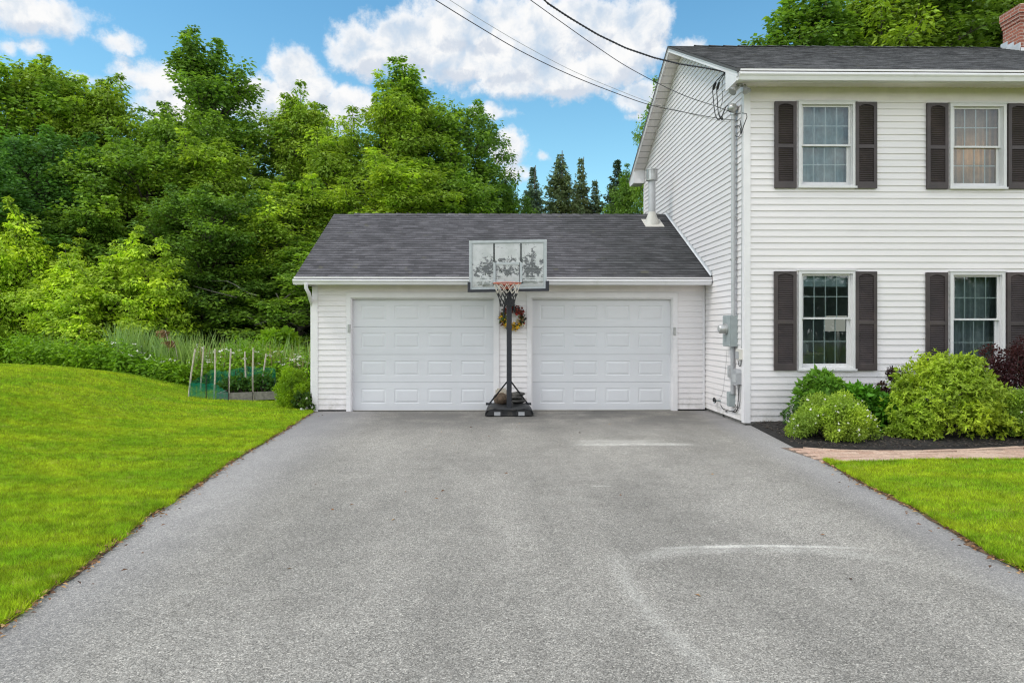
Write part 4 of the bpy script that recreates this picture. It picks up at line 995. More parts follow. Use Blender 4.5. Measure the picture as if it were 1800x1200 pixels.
for y in ys:
    xl = np.interp(y, LEY, LEX) - .03; xr = np.interp(y, REY, REX) + .0
    if y > YH: xr = max(xr, XH + .02)
    for t in np.linspace(0, 1, 9): V.append((xl + (xr - xl)*t, y, 0.0))
for i in range(len(ys) - 1):
    for k in range(8): b = i*9 + k; Fc.append((b, b+1, b+10, b+9))
tag(link('driveway', np_mesh('driveway', V, Fc, M_ASPH)), kind='structure')
# soil edges
M_SOIL = plain('edge_soil', (.13, .075, .042), .95, vary=.6, vscale=14, dirt=((.34,.20,.10), .8, 30, .5), bump=.5, bscale=60)
def edge_strip(EY, EX, y0, y1, sgn, seed):
    mb = MB(); ys = np.arange(y0, y1, .06); a = []
    for y in ys:
        x = float(np.interp(y, EY, EX)); j = float(vnoise(y, seed, 3.1, seed) - .5)*.05 + float(vnoise(y, seed, 11, seed+1) - .5)*.03
        a.append(((x + sgn*(.012 + j), y, .005), (x + sgn*(-.025 + j*.4), y, .020), (x + sgn*(-.09), y, -.03)))
    for p, q in zip(a, a[1:]):
        mb.face([p[0], p[1], q[1], q[0]]); mb.face([p[1], p[2], q[2], q[1]])
    tag(mb.build('soil_edge', M_SOIL, smooth='all'), kind='structure')
edge_strip(LEY, LEX, 1.2, 12.95, 1, 3); edge_strip(REY, REX, 1.2, 8.0, -1, 5)
def litter():
    r = np.random.default_rng(77); P = []
    for EY, EX, sg, n in ((LEY, LEX, 1, 900), (REY, REX, -1, 520)):
        y = 2.6 + r.random(n)*(10 if sg > 0 else 5.3); x = np.interp(y, EY, EX) + sg*r.normal(.0, .035, n) + sg*np.abs(r.normal(0, .09, n))*(r.random(n) < .15); P.append(np.stack([x, y, np.full(n, .020)], 1))
    y = 3.5 + r.random(26)*8.5; P.append(np.stack([-1.8 + r.random(26)*4.6, y, np.full(26, .005)], 1)); c = np.concatenate(P); d = r.normal(0, 1, c.shape); d[:, 2] = np.abs(d[:, 2])*.15; nr = r.normal(0, .35, c.shape); nr[:, 2] += 1
    V, Fq = quads(c.astype(np.float32), d, nr, .022 + .03*r.random(len(c)), .012 + .012*r.random(len(c)), .1)
    m, g, out = new_mat('dry_leaf'); i_ = g.n('ShaderNodeNewGeometry').outputs['Random Per Island']; rp = g.n('ShaderNodeValToRGB', {0: i_}); rp.color_ramp.elements[0].color = (.07, .035, .018, 1); rp.color_ramp.elements[1].color = (.50, .33, .15, 1); e = rp.color_ramp.elements.new(.5); e.color = (.27, .12, .045, 1)
    b = g.n('ShaderNodeBsdfPrincipled', {'Base Color': rp.outputs[0], 'Roughness': .8}); g.t.links.new(b.outputs[0], out.inputs[0])
    tag(link('leaf_litter', np_mesh('leaf_litter', V, Fq, m)), 'dry brown leaf bits scattered along the edges of the asphalt', 'leaf litter', kind='stuff')
# lawns
def lawn_mat():
    m, g, out = new_mat('lawn')
    tc = g.n('ShaderNodeTexCoord').outputs['Object']
    st = g.n('ShaderNodeMapping', {'Vector': tc, 'Scale': (.6, 1.5, 1)}).outputs[0]
    a = g.noise(st, .9, 5, .62).outputs[0]; b = g.noise(tc, 5, 5, .65).outputs[0]; f2 = g.noise(tc, 90, 3, .6).outputs[0]
    c = g.mix(g.ss(a, .35, .65), (.19, .30, .012, 1), (.29, .35, .014, 1))
    c = g.mix(g.ss(b, .54, .72, 0, .55), c, (.33, .30, .08, 1))
    c = g.mix(1.0, c, g.ss(f2, .25, .75, .6, 1.35), 'MULTIPLY')
    bs = g.n('ShaderNodeBsdfPrincipled', {'Base Color': c, 'Roughness': .8, 'Specular IOR Level': .15, 'Normal': g.bump(f2, .8, .03)})
    g.t.links.new(bs.outputs[0], out.inputs[0]); return m
M_LAWN = lawn_mat()
ys = np.concatenate([np.arange(-8, 2, .5), np.arange(2, 22, .2), np.arange(22, 60, 2)]); us = np.concatenate([[0, .04, .1, .2, .35], np.arange(.5, 12, .3), np.arange(12, 40, 2)])
V, Fc = [], []
for y in ys:
    x0 = np.interp(y, LEY, LEX) - .02
    xs = x0 - us; zs = lawn_h(xs, np.full_like(xs, y)); zs[0] = -.02
    V += list(zip(xs, np.full_like(xs, y), zs))
nu = len(us)
for i in range(len(ys) - 1):
    for k in range(nu - 1): b = i*nu + k; Fc.append((b, b + nu, b + nu + 1, b + 1))
tag(link('lawn', np_mesh('lawn', V, Fc, M_LAWN, True)), kind='structure')
def path_low(x): return np.interp(x, [3.5, 4.0, 4.4, 5.1, 5.8, 7.0, 14], [7.82, 7.86, 8.18, 8.36, 8.40, 8.36, 8.25])
PT = [GP(px, py) for px, py in ((1394, 785.5), (1455, 790), (1522, 792), (1619, 791.6), (1717, 788), (1800, 784))]
PB = [GP(px, py) for px, py in ((1462, 819), (1469, 812.5), (1522, 808), (1605, 805), (1700, 804.7), (1800, 804.7))]
PTX, PTY = np.array([p[0] for p in PT] + [14]), np.array([p[1] for p in PT] + [PT[-1][1] + .25]) - .08
PBX, PBY = np.array([p[0] for p in PB] + [14]), np.array([p[1] - .24*min(1, i/2) for i, p in enumerate(PB)] + [PB[-1][1] - .14])
xs = np.arange(2.9, 14, .25); V, Fc = [], []
ts = np.linspace(0, 1, 30)
for t in ts:
    for x in xs: V.append((x, 0, 0))
V = []; rows_y = np.concatenate([np.arange(-8, 8.5, .2)])
for y in rows_y:
    x0 = float(np.interp(y, REY, REX)) + .02
    for u in us[:45]:
        x = x0 + u; yy = min(y, float(np.interp(x, PBX, PBY)) - .01); V.append((x, yy, .014 + .01*float(vnoise(x, yy, .8, 3)) if u > 0 else -.02))
nn = 45
for i in range(len(rows_y) - 1):
    for k in range(nn - 1): b = i*nn + k; Fc.append((b, b+1, b + nn + 1, b + nn))
tag(link('lawn', np_mesh('lawn', V, Fc, M_LAWN, True)), kind='structure')
# grass blades: one mass per lawn
M_GRASS = None
def grass_mat():
    m, g, out = new_mat('grass_blade')
    tc = g.n('ShaderNodeTexCoord').outputs['Object']
    isl = g.n('ShaderNodeNewGeometry').outputs['Random Per Island']
    st = g.n('ShaderNodeMapping', {'Vector': tc, 'Scale': (.7, 1.6, 1)}).outputs[0]
    a = g.noise(st, 1.1, 6, .68).outputs[0]; b = g.noise(tc, 3.4, 6, .72).outputs[0]
    c = g.mix(g.ss(a, .36, .64), (.26, .445, .026, 1), (.44, .555, .032, 1))
    c = g.mix(1.0, c, g.ss(g.noise(tc, 9, 5, .75).outputs[0], .3, .7, .60, 1.30), 'MULTIPLY')
    c = g.mix(g.ss(b, .57, .73, 0, .55), c, (.66, .62, .22, 1))
    c = g.mix(1.0, c, g.m('ADD', g.m('MULTIPLY', isl, 1.0), .52), 'MULTIPLY')
    c = g.mix(g.ss(isl, .93, .96, 0, .8), c, (.30, .24, .10, 1))
    d = g.n('ShaderNodeBsdfPrincipled', {'Base Color': c, 'Roughness': .6, 'Specular IOR Level': .06}); t = g.n('ShaderNodeBsdfTranslucent', {0: g.mix(1.0, c, (1.3, 1.25, .5, 1), 'MULTIPLY')})
    mx = g.n('ShaderNodeMixShader', {0: .35, 1: d.outputs[0], 2: t.outputs[0]}); g.t.links.new(mx.outputs[0], out.inputs[0]); return m
M_GRASS = grass_mat()
def blades(x, y, z, h, w, seed):
    r = np.random.default_rng(seed); n = len(x); a = r.random(n)*2*np.pi; le = r.normal(0, .55, (n, 2)); hh = h*(.55 + .75*r.random(n))
    dx, dy = np.cos(a)*w, np.sin(a)*w
    V = np.empty((n, 3, 3), dtype=np.float32)
    V[:, 0] = np.stack([x - dx, y - dy, z], 1); V[:, 1] = np.stack([x + dx, y + dy, z], 1)
    V[:, 2] = np.stack([x + le[:, 0]*hh, y + le[:, 1]*hh, z + hh*(1 - .22*np.minimum(2, (le**2).sum(1)))], 1)
    return V.reshape(-1, 3), np.arange(n*3).reshape(n, 3)
def scatter_left(n, y0, y1, seed):
    r = np.random.default_rng(seed); y = r.random(n)*(y1 - y0) + y0; ex = np.interp(y, LEY, LEX); lim = -.82*y - 2.2
    W = np.maximum(ex - lim, .35); keep = r.random(n) < W / W.max(); y, ex, W = y[keep], ex[keep], W[keep]
    x = ex - .02 - .03*vnoise(y, 2, 4.5, 38) - r.random(len(y))*W; return x, y
allV, allF, k = [], [], 0
for (n, y0, y1, h, w, s) in ((150000, 2.6, 4.5, .038, .0026, 1), (340000, 4.5, 7.5, .038, .0032, 2), (340000, 7.5, 11.5, .036, .0048, 3), (230000, 11.5, 16.5, .036, .007, 4)):
    x, y = scatter_left(n, y0, y1, s); V, Fc = blades(x, y, lawn_h(x, y) - .004, h, w, s); allV.append(V); allF.append(Fc + k); k += len(V)
# ragged longer tufts along the asphalt edge
r = np.random.default_rng(9); y = r.random(30000)*10.2 + 2.6; t = vnoise(y, 1, 3.0, 8)*.6 + vnoise(y, 7, 9.0, 18)*.6; keep = r.random(len(y)) < t*.9 + .05; y = y[keep]; x = np.interp(y, LEY, LEX) - .012 + .05*(vnoise(y, 3, 6.0, 28) - .4) - np.abs(r.normal(0, .05, len(y)))
V, Fc = blades(x, y, np.full_like(x, .0), .06, .004, 11); allV.append(V); allF.append(Fc + k); k += len(V)
tag(link('grass', np_mesh('grass', np.concatenate(allV), np.concatenate(allF), M_GRASS)), 'mown green grass of the sloping lawn left of the driveway', 'grass', kind='stuff')
r = np.random.default_rng(21); n = 480000; y = r.random(n)*6.0 + 2.6; x = np.interp(np.minimum(y, 7.9), REY, REX) + .02 + r.random(n)*8.5; keep = (y < np.interp(x, PBX, PBY) + .02) & (x < .95*y + 3.5); x, y = x[keep], y[keep]
V1, F1 = blades(x, y, np.full_like(x, .012), .042, .0036, 22)
y = r.random(16000)*5.4 + 2.6; keep = r.random(len(y)) < .3 + vnoise(y, 1, 4.0, 5); y = y[keep]; x = np.interp(y, REY, REX) + .01 - .04*(vnoise(y, 3, 6.0, 29) - .4) + np.abs(r.normal(0, .05, len(y)))
V2, F2 = blades(x, y, np.zeros_like(x) + .01, .05, .004, 23)
x = 3.9 + r.random(9000)*6; y = np.interp(x, PBX, PBY) - np.abs(r.normal(0, .03, len(x))) + .005; keep = y < 9; x, y = x[keep], y[keep]
V3, F3 = blades(x, y, np.full_like(x, .01), .05, .004, 24)
tag(link('grass', np_mesh('grass', np.concatenate([V1, V2, V3]), np.concatenate([F1, F2 + len(V1), F3 + len(V1) + len(V2)]), M_GRASS)), 'bright mown grass of the front lawn right of the driveway', 'grass', kind='stuff')
# paved path: individual pavers laid in one sheet
m, g, out = new_mat('path_paver')
isl = g.n('ShaderNodeNewGeometry').outputs['Random Per Island']; tc = g.n('ShaderNodeTexCoord').outputs['Object']
c = g.mix(isl, (.45, .29, .215, 1), (.56, .405, .31, 1)); c = g.mix(1.0, c, g.ss(g.noise(tc, 40, 4).outputs[0], .3, .7, .8, 1.15), 'MULTIPLY'); c = g.mix(g.ss(g.noise(tc, 2.5, 4).outputs[0], .55, .75, 0, .5), c, (.33, .27, .22, 1))
bs = g.n('ShaderNodeBsdfPrincipled', {'Base Color': c, 'Roughness': .9}); g.t.links.new(bs.outputs[0], out.inputs[0]); M_PAVER = m
M_JOINT = plain('paver_joint_sand', (.20, .15, .115), .95, vary=.3, vscale=20)
xs = np.arange(3.4, 14, .2); mb = MB()
xl = lambda y: float(np.interp(y, REY, REX))
ys = np.linspace(7.75, 9.3, 24)
V, Fc = [], []
for x in np.arange(3.85, 14, .1):
    a = max(float(np.interp(x, PBX, PBY)) - .03, float(np.interp(x, [3.85, PBX[0], 4.3], [PTY[0], PBY[0], 7.6]))); b = float(np.interp(x, PTX, PTY)) + .03; V += [(x, a, .003), (x, b, .003)]
for i in range(len(V)//2 - 1): Fc.append((2*i, 2*i+2, 2*i+3, 2*i+1))
mb.v = V; mb.f = Fc; mb.uv = [[(0,0)]*4]*len(Fc); mb.mi = [0]*len(Fc)
tag(mb.build('path_bed', M_JOINT), kind='structure')
rr = random.Random(5); mb = MB()
def inside(x, y): return y < np.interp(x, PTX, PTY) - .0 and y > np.interp(x, PBX, PBY) - .01 and x > np.interp(y, REY, REX) - .015
row = 0; y = 7.6
while y < 9.6:
    x = 3.4 + (.1 if row % 2 else 0)
    while x < 12:
        w = .196; d = .094
        if inside(x + w/2, y + d/2) and y + d/2 < np.interp(x, PTX, PTY) - .11:
            z = .018 + rr.uniform(-.004, .004); t1, t2 = rr.uniform(-.003, .003), rr.uniform(-.003, .003); c_ = .008
            P = [(x, y), (x + w, y), (x + w, y + d), (x, y + d)]; Q = [(x + c_, y + c_), (x + w - c_, y + c_), (x + w - c_, y + d - c_), (x + c_, y + d - c_)]
            b = len(mb.v); mb.v += [(p[0], p[1], 0) for p in P] + [(p[0], p[1], z - .006 + (t1 if i in (1, 2) else 0)) for i, p in enumerate(P)] + [(p[0], p[1], z + (t1 if i in (1, 2) else 0) + (t2 if i > 1 else 0)) for i, p in enumerate(Q)]
            fs = [(8,9,10,11)] + [(i, (i+1)%4, 4+(i+1)%4, 4+i) for i in range(4)] + [(4+i, 4+(i+1)%4, 8+(i+1)%4, 8+i) for i in range(4)]
            for f_ in fs: mb.f.append(tuple(b + i for i in f_)); mb.uv.append([(0,0)]*4); mb.mi.append(0)
        x += .204
    y += .102; row += 1
x = 3.5
while x < 12:                                                     # soldier course along the bed
    y = float(np.interp(x, PTX, PTY)); sl = float(np.interp(x + .1, PTX, PTY) - y)
    if x > np.interp(y, REY, REX) + .02:
        b = len(mb.v); z = .024 + rr.uniform(-.003, .003); P = [(x, y - .10), (x + .196, y - .10 + sl*2), (x + .196, y - .004 + sl*2), (x, y - .004)]
        mb.v += [(p[0], p[1], 0) for p in P] + [(p[0], p[1], z) for p in P]
        for f_ in ((4,5,6,7), (0,1,5,4), (1,2,6,5), (2,3,7,6), (3,0,4,7)): mb.f.append(tuple(b + i for i in f_)); mb.uv.append([(0,0)]*4); mb.mi.append(0)
    x += .204
tag(mb.build('path', M_PAVER, recalc=False), kind='structure')
# mulch bed
M_MULCH = plain('dark_mulch', (.018, .015, .013), .95, vary=.5, vscale=25, bump=.8, bscale=60)
V, Fc = [], []; rows = np.linspace(8.45, YH + .0, 48); tx = np.concatenate([np.linspace(0, 1.5, 30), np.linspace(1.56, 10, 130)]); n = len(tx)
for y0 in rows:
    xl_ = float(np.interp(y0, REY, REX)) + .005
    for t in tx:
        x = xl_ + t; y = max(y0, float(np.interp(x, PTX, PTY)) + .002); e = min(1, t/.18, max(0, (y - float(np.interp(x, PTX, PTY)))/.15))
        V.append((x, y, .006 + e*(.03 + .035*float(vnoise(x, y, 9, 4)) + .015*float(vnoise(x, y, 30, 6)))))
for i in range(len(rows) - 1):
    for k in range(n - 1): b = i*n + k; Fc.append((b, b + 1, b + n + 1, b + n))
mul = tag(link('mulch', np_mesh('mulch', V, Fc, M_MULCH, True)), 'dark shredded mulch in the shrub bed along the house front', 'mulch', kind='stuff')
def quads(c, d, nrm, L, W, fold=.0):
    """diamond leaves: centre base c, direction d, normal nrm"""
    d = d / np.linalg.norm(d, axis=1, keepdims=True); u = np.cross(nrm, d); u /= np.maximum(1e-6, np.linalg.norm(u, axis=1, keepdims=True)); nn = np.cross(d, u)
    L = np.broadcast_to(L, (len(c),))[:, None]; W = np.broadcast_to(W, (len(c),))[:, None]
    V = np.empty((len(c), 4, 3), dtype=np.float32)
    V[:, 0] = c; V[:, 1] = c + d*L*.45 + u*W*.5 + nn*L*fold; V[:, 2] = c + d*L - nn*L*fold*1.2; V[:, 3] = c + d*L*.45 - u*W*.5 + nn*L*fold
    i = np.arange(len(c))*4; Fq = np.concatenate([np.stack([i, i+1, i+2], 1), np.stack([i, i+2, i+3], 1)])
    return V.reshape(-1, 3), Fq
r = np.random.default_rng(31); n = 9000; x = 3.9 + r.random(n)*6.5; t = r.random(n); ya = np.interp(x, PTX, PTY); y = ya + (YH - ya)*t - .02
keep = x > np.interp(y, REY, REX) + .03; x, y = x[keep], y[keep]; n = len(x)
c = np.stack([x, y, .05 + .03*vnoise(x, y, 9, 4)], 1); d = r.normal(0, 1, (n, 3)); d[:, 2] *= .35; nr = r.normal(0, .5, (n, 3)); nr[:, 2] += 1
V, Fq = quads(c, d, nr, .03 + .04*r.random(n), .012); m_ = np_mesh('mulch_chips', V, Fq, plain('mulch_chip', (.07, .055, .043), .95, vary=.6, vscale=30))
link('wood_chips', m_, mul)
litter()
# ================================================================ FOLIAGE
def unit(v): return v / np.maximum(1e-9, np.linalg.norm(v, axis=1, keepdims=True))
def clusters_to_leaves(C, rad, n, L, W, seed, droop=.25, flat=.68, up=.95, shade=None):
    """C: (k,3) cluster centres, rad (k,), n leaves each"""
    r = np.random.default_rng(seed); k = len(C); idx = np.repeat(np.arange(k), n)
    v = unit(r.normal(0, 1, (len(idx), 3))); rr_ = r.random(len(idx))**.45
    off = v * rr_[:, None] * rad[idx][:, None]; off[:, 2] *= flat
    c = C[idx] + off
    d = v + r.normal(0, .6, v.shape); d[:, 2] = d[:, 2]*.5 - droop
    nr = v*.5 + r.normal(0, .45, v.shape); nr[:, 2] += up
    s = .7 + .6*r.random(len(idx))
    V, Fq = quads(c.astype(np.float32), d, nr, L*s, W*s, .08)
    sh = None
    if shade is not None: sh = np.repeat(shade[idx], 4)
    return V, Fq, sh
class Tree:
    def __init__(s, seed): s.rr = random.Random(seed); s.mb = MB(); s.C = []; s.R = []; s.seed = seed
    def limb(s, p, d, L, r, segs, gnarl=.2, lift=.15, sides=5):
        pts = [Vector(p)]; d = Vector(d).normalized()
        for i in range(segs):
            d = (d + Vector((s.rr.gauss(0, gnarl), s.rr.gauss(0, gnarl), s.rr.gauss(0, gnarl*.6) + lift))).normalized(); pts.append(pts[-1] + d*(L/segs))
        rs = [max(.006, r*(1 - .82*i/segs)) for i in range(segs+1)]
        s.mb.tube(pts, rs, sides, False); return pts, rs
def build_tree_data(seed, H, base, R_, prof, nl, twigs, leaf=(.14, .09), nleaf=46, rad=(.30, .58), gnarl=.16, elev=(15, 60), stems=1, trunk_r=.17, droop=.35, lift=.08):
    T = Tree(seed); rr = T.rr
    st = []
    for s_ in range(stems):
        a = 2*math.pi*s_/stems + rr.random(); lean = .0 if stems == 1 else .22
        pts, rs = T.limb((0.12*math.cos(a)*(stems > 1), .12*math.sin(a)*(stems > 1), -.3), (lean*math.cos(a) + rr.gauss(0, .03), lean*math.sin(a) + rr.gauss(0, .03), 1), H*(.97 if s_ == 0 else rr.uniform(.8, .95)), trunk_r*(1 if stems == 1 else .7), 12, .05, .06, 8); st.append((pts, rs))
    def at(pts, t):
        x = min(max(t, 0), .9999)*(len(pts)-1); i = int(x); return pts[i].lerp(pts[i+1], x - i)
    for i in range(nl):
        pts, rs = st[i % stems]; t = base + (1 - base)*((i + rr.random())/nl)**.9
        u = (t - base)/(1 - base); L = R_*prof(u)*rr.uniform(.7, 1.12)
        a = i*2.39996 + rr.uniform(-.4, .4); e = R(elev[0] + (elev[1]-elev[0])*u + rr.uniform(-10, 10))
        p = at(pts, t*.985); lp, _ = T.limb(p, (math.cos(a)*math.cos(e), math.sin(a)*math.cos(e), math.sin(e)), L, trunk_r*.36*(1 - .6*u) + .012, 5, gnarl, lift*(1 - u))
        nt = max(3, round(twigs*L/R_))
        for k in range(nt):
            q = .28 + .72*(k + rr.random())/nt; b = at(lp, q); a2 = a + (1 if k % 2 else -1)*R(rr.uniform(25, 85)); e2 = R(rr.uniform(-8, 50))
            tl = rr.uniform(.3, .75)*(1.15 - .5*q)*max(.45, min(1.2, L/2)); tp, _ = T.limb(b, (math.cos(a2)*math.cos(e2), math.sin(a2)*math.cos(e2), math.sin(e2)), tl, .016, 2, .15, .05, 4)
            T.C.append(tp[-1]); T.R.append(rr.uniform(*rad))
        T.C.append(lp[-1]); T.R.append(rr.uniform(*rad))
        if u > .25 and rr.random() < .75:
            b = at(lp, rr.uniform(.45, .95)); sp, _ = T.limb(b, (rr.gauss(0, .25), rr.gauss(0, .25), 1), rr.uniform(.7, 1.6), .018, 4, .12, .1, 4)
            for q_ in sp[1:]: T.C.append(q_); T.R.append(rr.uniform(.5, .8)*rad[0]*(1.25 if q_ is not sp[-1] else .8))
    for pts, rs in st: T.C.append(pts[-1]); T.R.append(rad[0])
    C = np.array([tuple(c) for c in T.C]); Rd = np.array(T.R)
    q_ = np.random.default_rng(seed); sh = np.where(q_.random(len(C)) < .30, q_.uniform(.5, 1, len(C)), q_.uniform(0, .22, len(C)))  # some clusters get a brighter leaf colour, imitating top-lit clumps
    V, Fq, s = clusters_to_leaves(C, Rd, nleaf, leaf[0], leaf[1], seed, droop, shade=sh)
    tr = T.mb
    me_t = bpy.data.meshes.new('trunk'); me_t.from_pydata(tr.v, [], tr.f); me_t.materials.append(M_BARK); me_t.polygons.foreach_set('use_smooth', [True]*len(me_t.polygons))
    me_c = np_mesh('crown', V, Fq, M_LEAF, False, s)
    return me_t, me_c, H, R_
egg = lambda u: (.55 + 1.5*u)*(1 - u)**.75 + .12
dome = lambda u: math.sqrt(max(0, 1 - (u*.93)**2.2))*.95 + .08
spire = lambda u: (1 - u)**.7*.95 + .12
tall = lambda u: .30 + .75*math.sin(math.pi*min(1, .15 + u*.8))**1.1*(1 - .35*u)
PROTO = {
 'A': build_tree_data(11, 12, .16, 3.6, dome, 54, 9, (.15, .10), 58, (.34, .62), elev=(5, 50)),
 'B': build_tree_data(23, 12, .14, 2.9, egg, 58, 9, (.15, .07), 56, (.28, .50), elev=(20, 65), droop=.5),
 'C': build_tree_data(37, 14, .22, 3.0, tall, 60, 9, (.125, .10), 52, (.26, .50), elev=(30, 70), gnarl=.2),
 'D': build_tree_data(41, 5, .06, 2.4, dome, 54, 9, (.135, .068), 58, (.22, .40), elev=(0, 55), stems=4, trunk_r=.10, droop=.55),
}
def put_tree(name, key, x, y, z0, H, Rr, rot, colr, label, group, cat='tree'):
    mt, mc, h0, r0 = PROTO[key]
    e = empty(name, (x, y, z0), label, cat, group); e.scale = (Rr/r0, Rr/r0, H/h0); e.rotation_euler = (0, 0, rot)
    t = link('trunk', mt, e); c = link('crown', mc, e); c.color = (*colr, 1); return e
G_D = (.128, .245, .046); G_M = (.172, .305, .050); G_Y = (.230, .360, .052); G_B = (.275, .415, .058); G_T = (.085, .205, .055)
GRP = 'trees of the wood behind the lawn'
def ptree(px, top, Y, key, Rr, colr, label, name='broadleaf_tree', group=GRP, rot=None):
    Rr = Rr*RMUL.get(key, 1.0); x = PX(px, Y); z0 = -.1; H = PZ(px, top, Y) - z0
    return put_tree(name, key, x, Y, z0, H*HMUL.get(key, .97), Rr, rot if rot is not None else (px*7.31) % 6.28, colr, label, group)
HMUL = {'A': .94, 'B': .90, 'C': .93, 'D': .84}
RMUL = {'A': 1.18, 'B': 1.22, 'C': 1.25, 'D': 1.05}
LIST = [
 (30, 112, 27, 'A', 4.3, G_M, 'broad dense maple at the left end of the treeline, cut by the photo edge'),
 (192, 108, 29, 'B', 3.0, G_Y, 'yellow-green tree with twin thin tips, second peak of the treeline from the left'),
 (262, 150, 30, 'B', 2.9, G_M, 'mid-height tree filling the saddle just left of the tallest treetop'),
 (408, 46, 31, 'C', 3.5, G_D, 'tallest tree of the wood with an open dark crown standing high against the clouds'),
 (515, 165, 33, 'C', 2.6, G_M, 'thin sparse tree in the gap right of the tallest treetop, cloud showing through'),
 (568, 116, 29, 'B', 2.8, G_Y, 'bright-tipped tree directly above the left end of the garage ridge'),
 (650, 112, 28, 'B', 2.9, G_Y, 'leftmost of the twin peaked trees rising behind the left garage door'),
 (738, 110, 29.5, 'C', 3.0, G_M, 'rightmost of the twin peaked trees, with loose twigs against the big cloud'),
 (822, 183, 30, 'A', 2.9, G_D, 'dark tree descending in steps at the right end of the treeline'),
 (884, 318, 31, 'A', 1.9, G_D, 'lowest dark tree at the right end of the treeline, left of the spruces'),
 (90, 232, 23.5, 'A', 3.2, G_T, 'bluish dark tree in the shade at the left, under the broad maple'),
 (228, 250, 24, 'A', 3.1, G_M, 'rounded mid-green tree above the bright sumac-like shrubs'),
 (345, 218, 25.5, 'B', 2.8, G_Y, 'soft light-green tree in front of the tallest one'),
 (462, 278, 23.5, 'B', 2.5, G_B, 'bright tree with cascading light foliage left of the garage roof slope'),
 (575, 300, 25, 'B', 2.8, G_M, 'tree peeping just over the upper left corner of the garage roof'),
 (668, 255, 26, 'B', 3.1, G_B, 'light green tree whose low crown spreads over the left half of the garage ridge'),
 (772, 285, 27, 'A', 3.0, G_M, 'full tree over the middle of the garage ridge above the backboard'),
 (-60, 300, 21, 'A', 3.0, G_T, 'very dark tree at the left photo edge behind the bright bush'),
 (355, 335, 22, 'A', 2.5, G_D, 'dark leafy tree in the shaded middle of the wood, behind the brown reed plumes'),
 (505, 392, 21, 'B', 2.5, G_M, 'tree with drooping bare twigs nearest the garage side wall'),
 (415, 430, 22.5, 'A', 2.2, G_D, 'small dark tree in the shade behind the garden stakes'),
 (110, 128, 28, 'A', 3.0, G_Y, 'spreading yellow-green maple between the broad left one and the twin-tipped tree'),
 (318, 205, 28, 'A', 3.0, G_M, 'rounded tree below the left shoulder of the tallest treetop'),
 (610, 180, 27.5, 'B', 2.6, G_Y, 'light tree between the ridge-end tree and the twin peaks'),
 (165, 380, 22.5, 'A', 2.4, G_D, 'shadowy tree showing between the two bright bushes at the left'),
]
for q in LIST: ptree(*q)
for q in ((28, 372, 19.6, 'D', 2.0, (.36, .52, .06), 'bright yellow-green bushy tree at the left photo edge'),
          (232, 418, 19.4, 'D', 2.0, (.35, .51, .06), 'bright yellow-green bushy tree with a pointed shoot, right of the pair'),
          (130, 452, 18.9, 'D', 1.9, (.33, .49, .06), 'low bright yellow-green bush between the two taller bright ones')):
    ptree(*q, name='bushy_tree', group='bright bushes at the wood edge')
ptree(1172, 150, 24, 'A', 1.4, G_M, 'green tree mostly hidden behind the gable, peeping out over its rear slope', group='trees behind the house')
ptree(1122, 262, 26, 'B', 1.35, G_D, 'small dense green tree tucked under the rear eave of the house gable', group='trees behind the house')
for q in ((1355, -25, 24, 'C', 3.6, G_D, 'leftmost tree above the house roof, its twigs against open sky'), (1480, -110, 25.5, 'B', 3.8, (.16, .26, .036), 'bright tree above the middle of the house roof'),
          (1600, -140, 24.5, 'C', 4.0, (.125, .22, .036), 'tall tree above the house roof with sky holes, between the bright one and the chimney'), (1728, -100, 26, 'C', 4.0, (.12, .21, .036), 'tree with visible limbs just left of the chimney'), (1860, -120, 25, 'B', 3.8, G_M, 'tree behind the chimney at the right photo edge')):
    ptree(*q, group='trees behind the house')
# spruces
def spruce_data(seed, H, R_, sparse=.0):
    T = Tree(seed); rr = T.rr; pts, rs = T.limb((0, 0, -.2), (0, 0, 1), H + .2, .13, 12, .012, .05, 7); C, D, Ls = [], [], []
    z = H*.30
    while z < H*.985:
        u = z/H; L = min(R_*1.2, .34*R_/1.5*(H - z))*rr.uniform(.6, 1.15) + .05; nb = 8 if u < .85 else 5; ph = rr.random()*6
        for k in range(nb):
            if rr.random() < sparse*(1.2 - u): 
                a = ph + 2*math.pi*k/nb; T.limb((0, 0, z), (math.cos(a), math.sin(a), -.1), L*.9, .014, 3, .06, .0, 4); continue
            a = ph + 2*math.pi*k/nb + rr.uniform(-.3, .3); lp, _ = T.limb((0, 0, z), (math.cos(a), math.sin(a), .30 - .8*(1-u)), L, .018, 4, .05, .07, 4)
            n = max(5, int(L*19))
            for j in range(n):
                q = .12 + .88*(j + rr.random())/n; x = q*(len(lp)-1); i = min(int(x), len(lp)-2); b = lp[i].lerp(lp[i+1], x - i)
                s_ = (1 if j % 2 else -1); a2 = a + s_*R(rr.uniform(20, 65)); C.append(tuple(b)); D.append((math.cos(a2), math.sin(a2), rr.uniform(-.75, .05))); Ls.append(rr.uniform(.16, .38)*(1.15 - .6*q)*min(1, .45 + L))
        z += rr.uniform(.16, .30)*(1 - .5*u)
    C, D, Ls = np.array(C), np.array(D), np.array(Ls); r = np.random.default_rng(seed); Vs, Fs, k = [], [], 0
    for rep in range(3):
        nr = r.normal(0, .7, C.shape); nr[:, 2] += .7; V, Fq = quads(C + r.normal(0, .03, C.shape), D + r.normal(0, .25, D.shape), nr, Ls*r.uniform(.8, 1.2, len(C)), .05 + Ls*.10); Vs.append(V); Fs.append(Fq + k); k += len(V)
    me_t = bpy.data.meshes.new('trunk'); me_t.from_pydata(T.mb.v, [], T.mb.f); me_t.materials.append(M_TWIG); me_c = np_mesh('crown', np.concatenate(Vs), np.concatenate(Fs), M_NEED); return me_t, me_c, H, R_
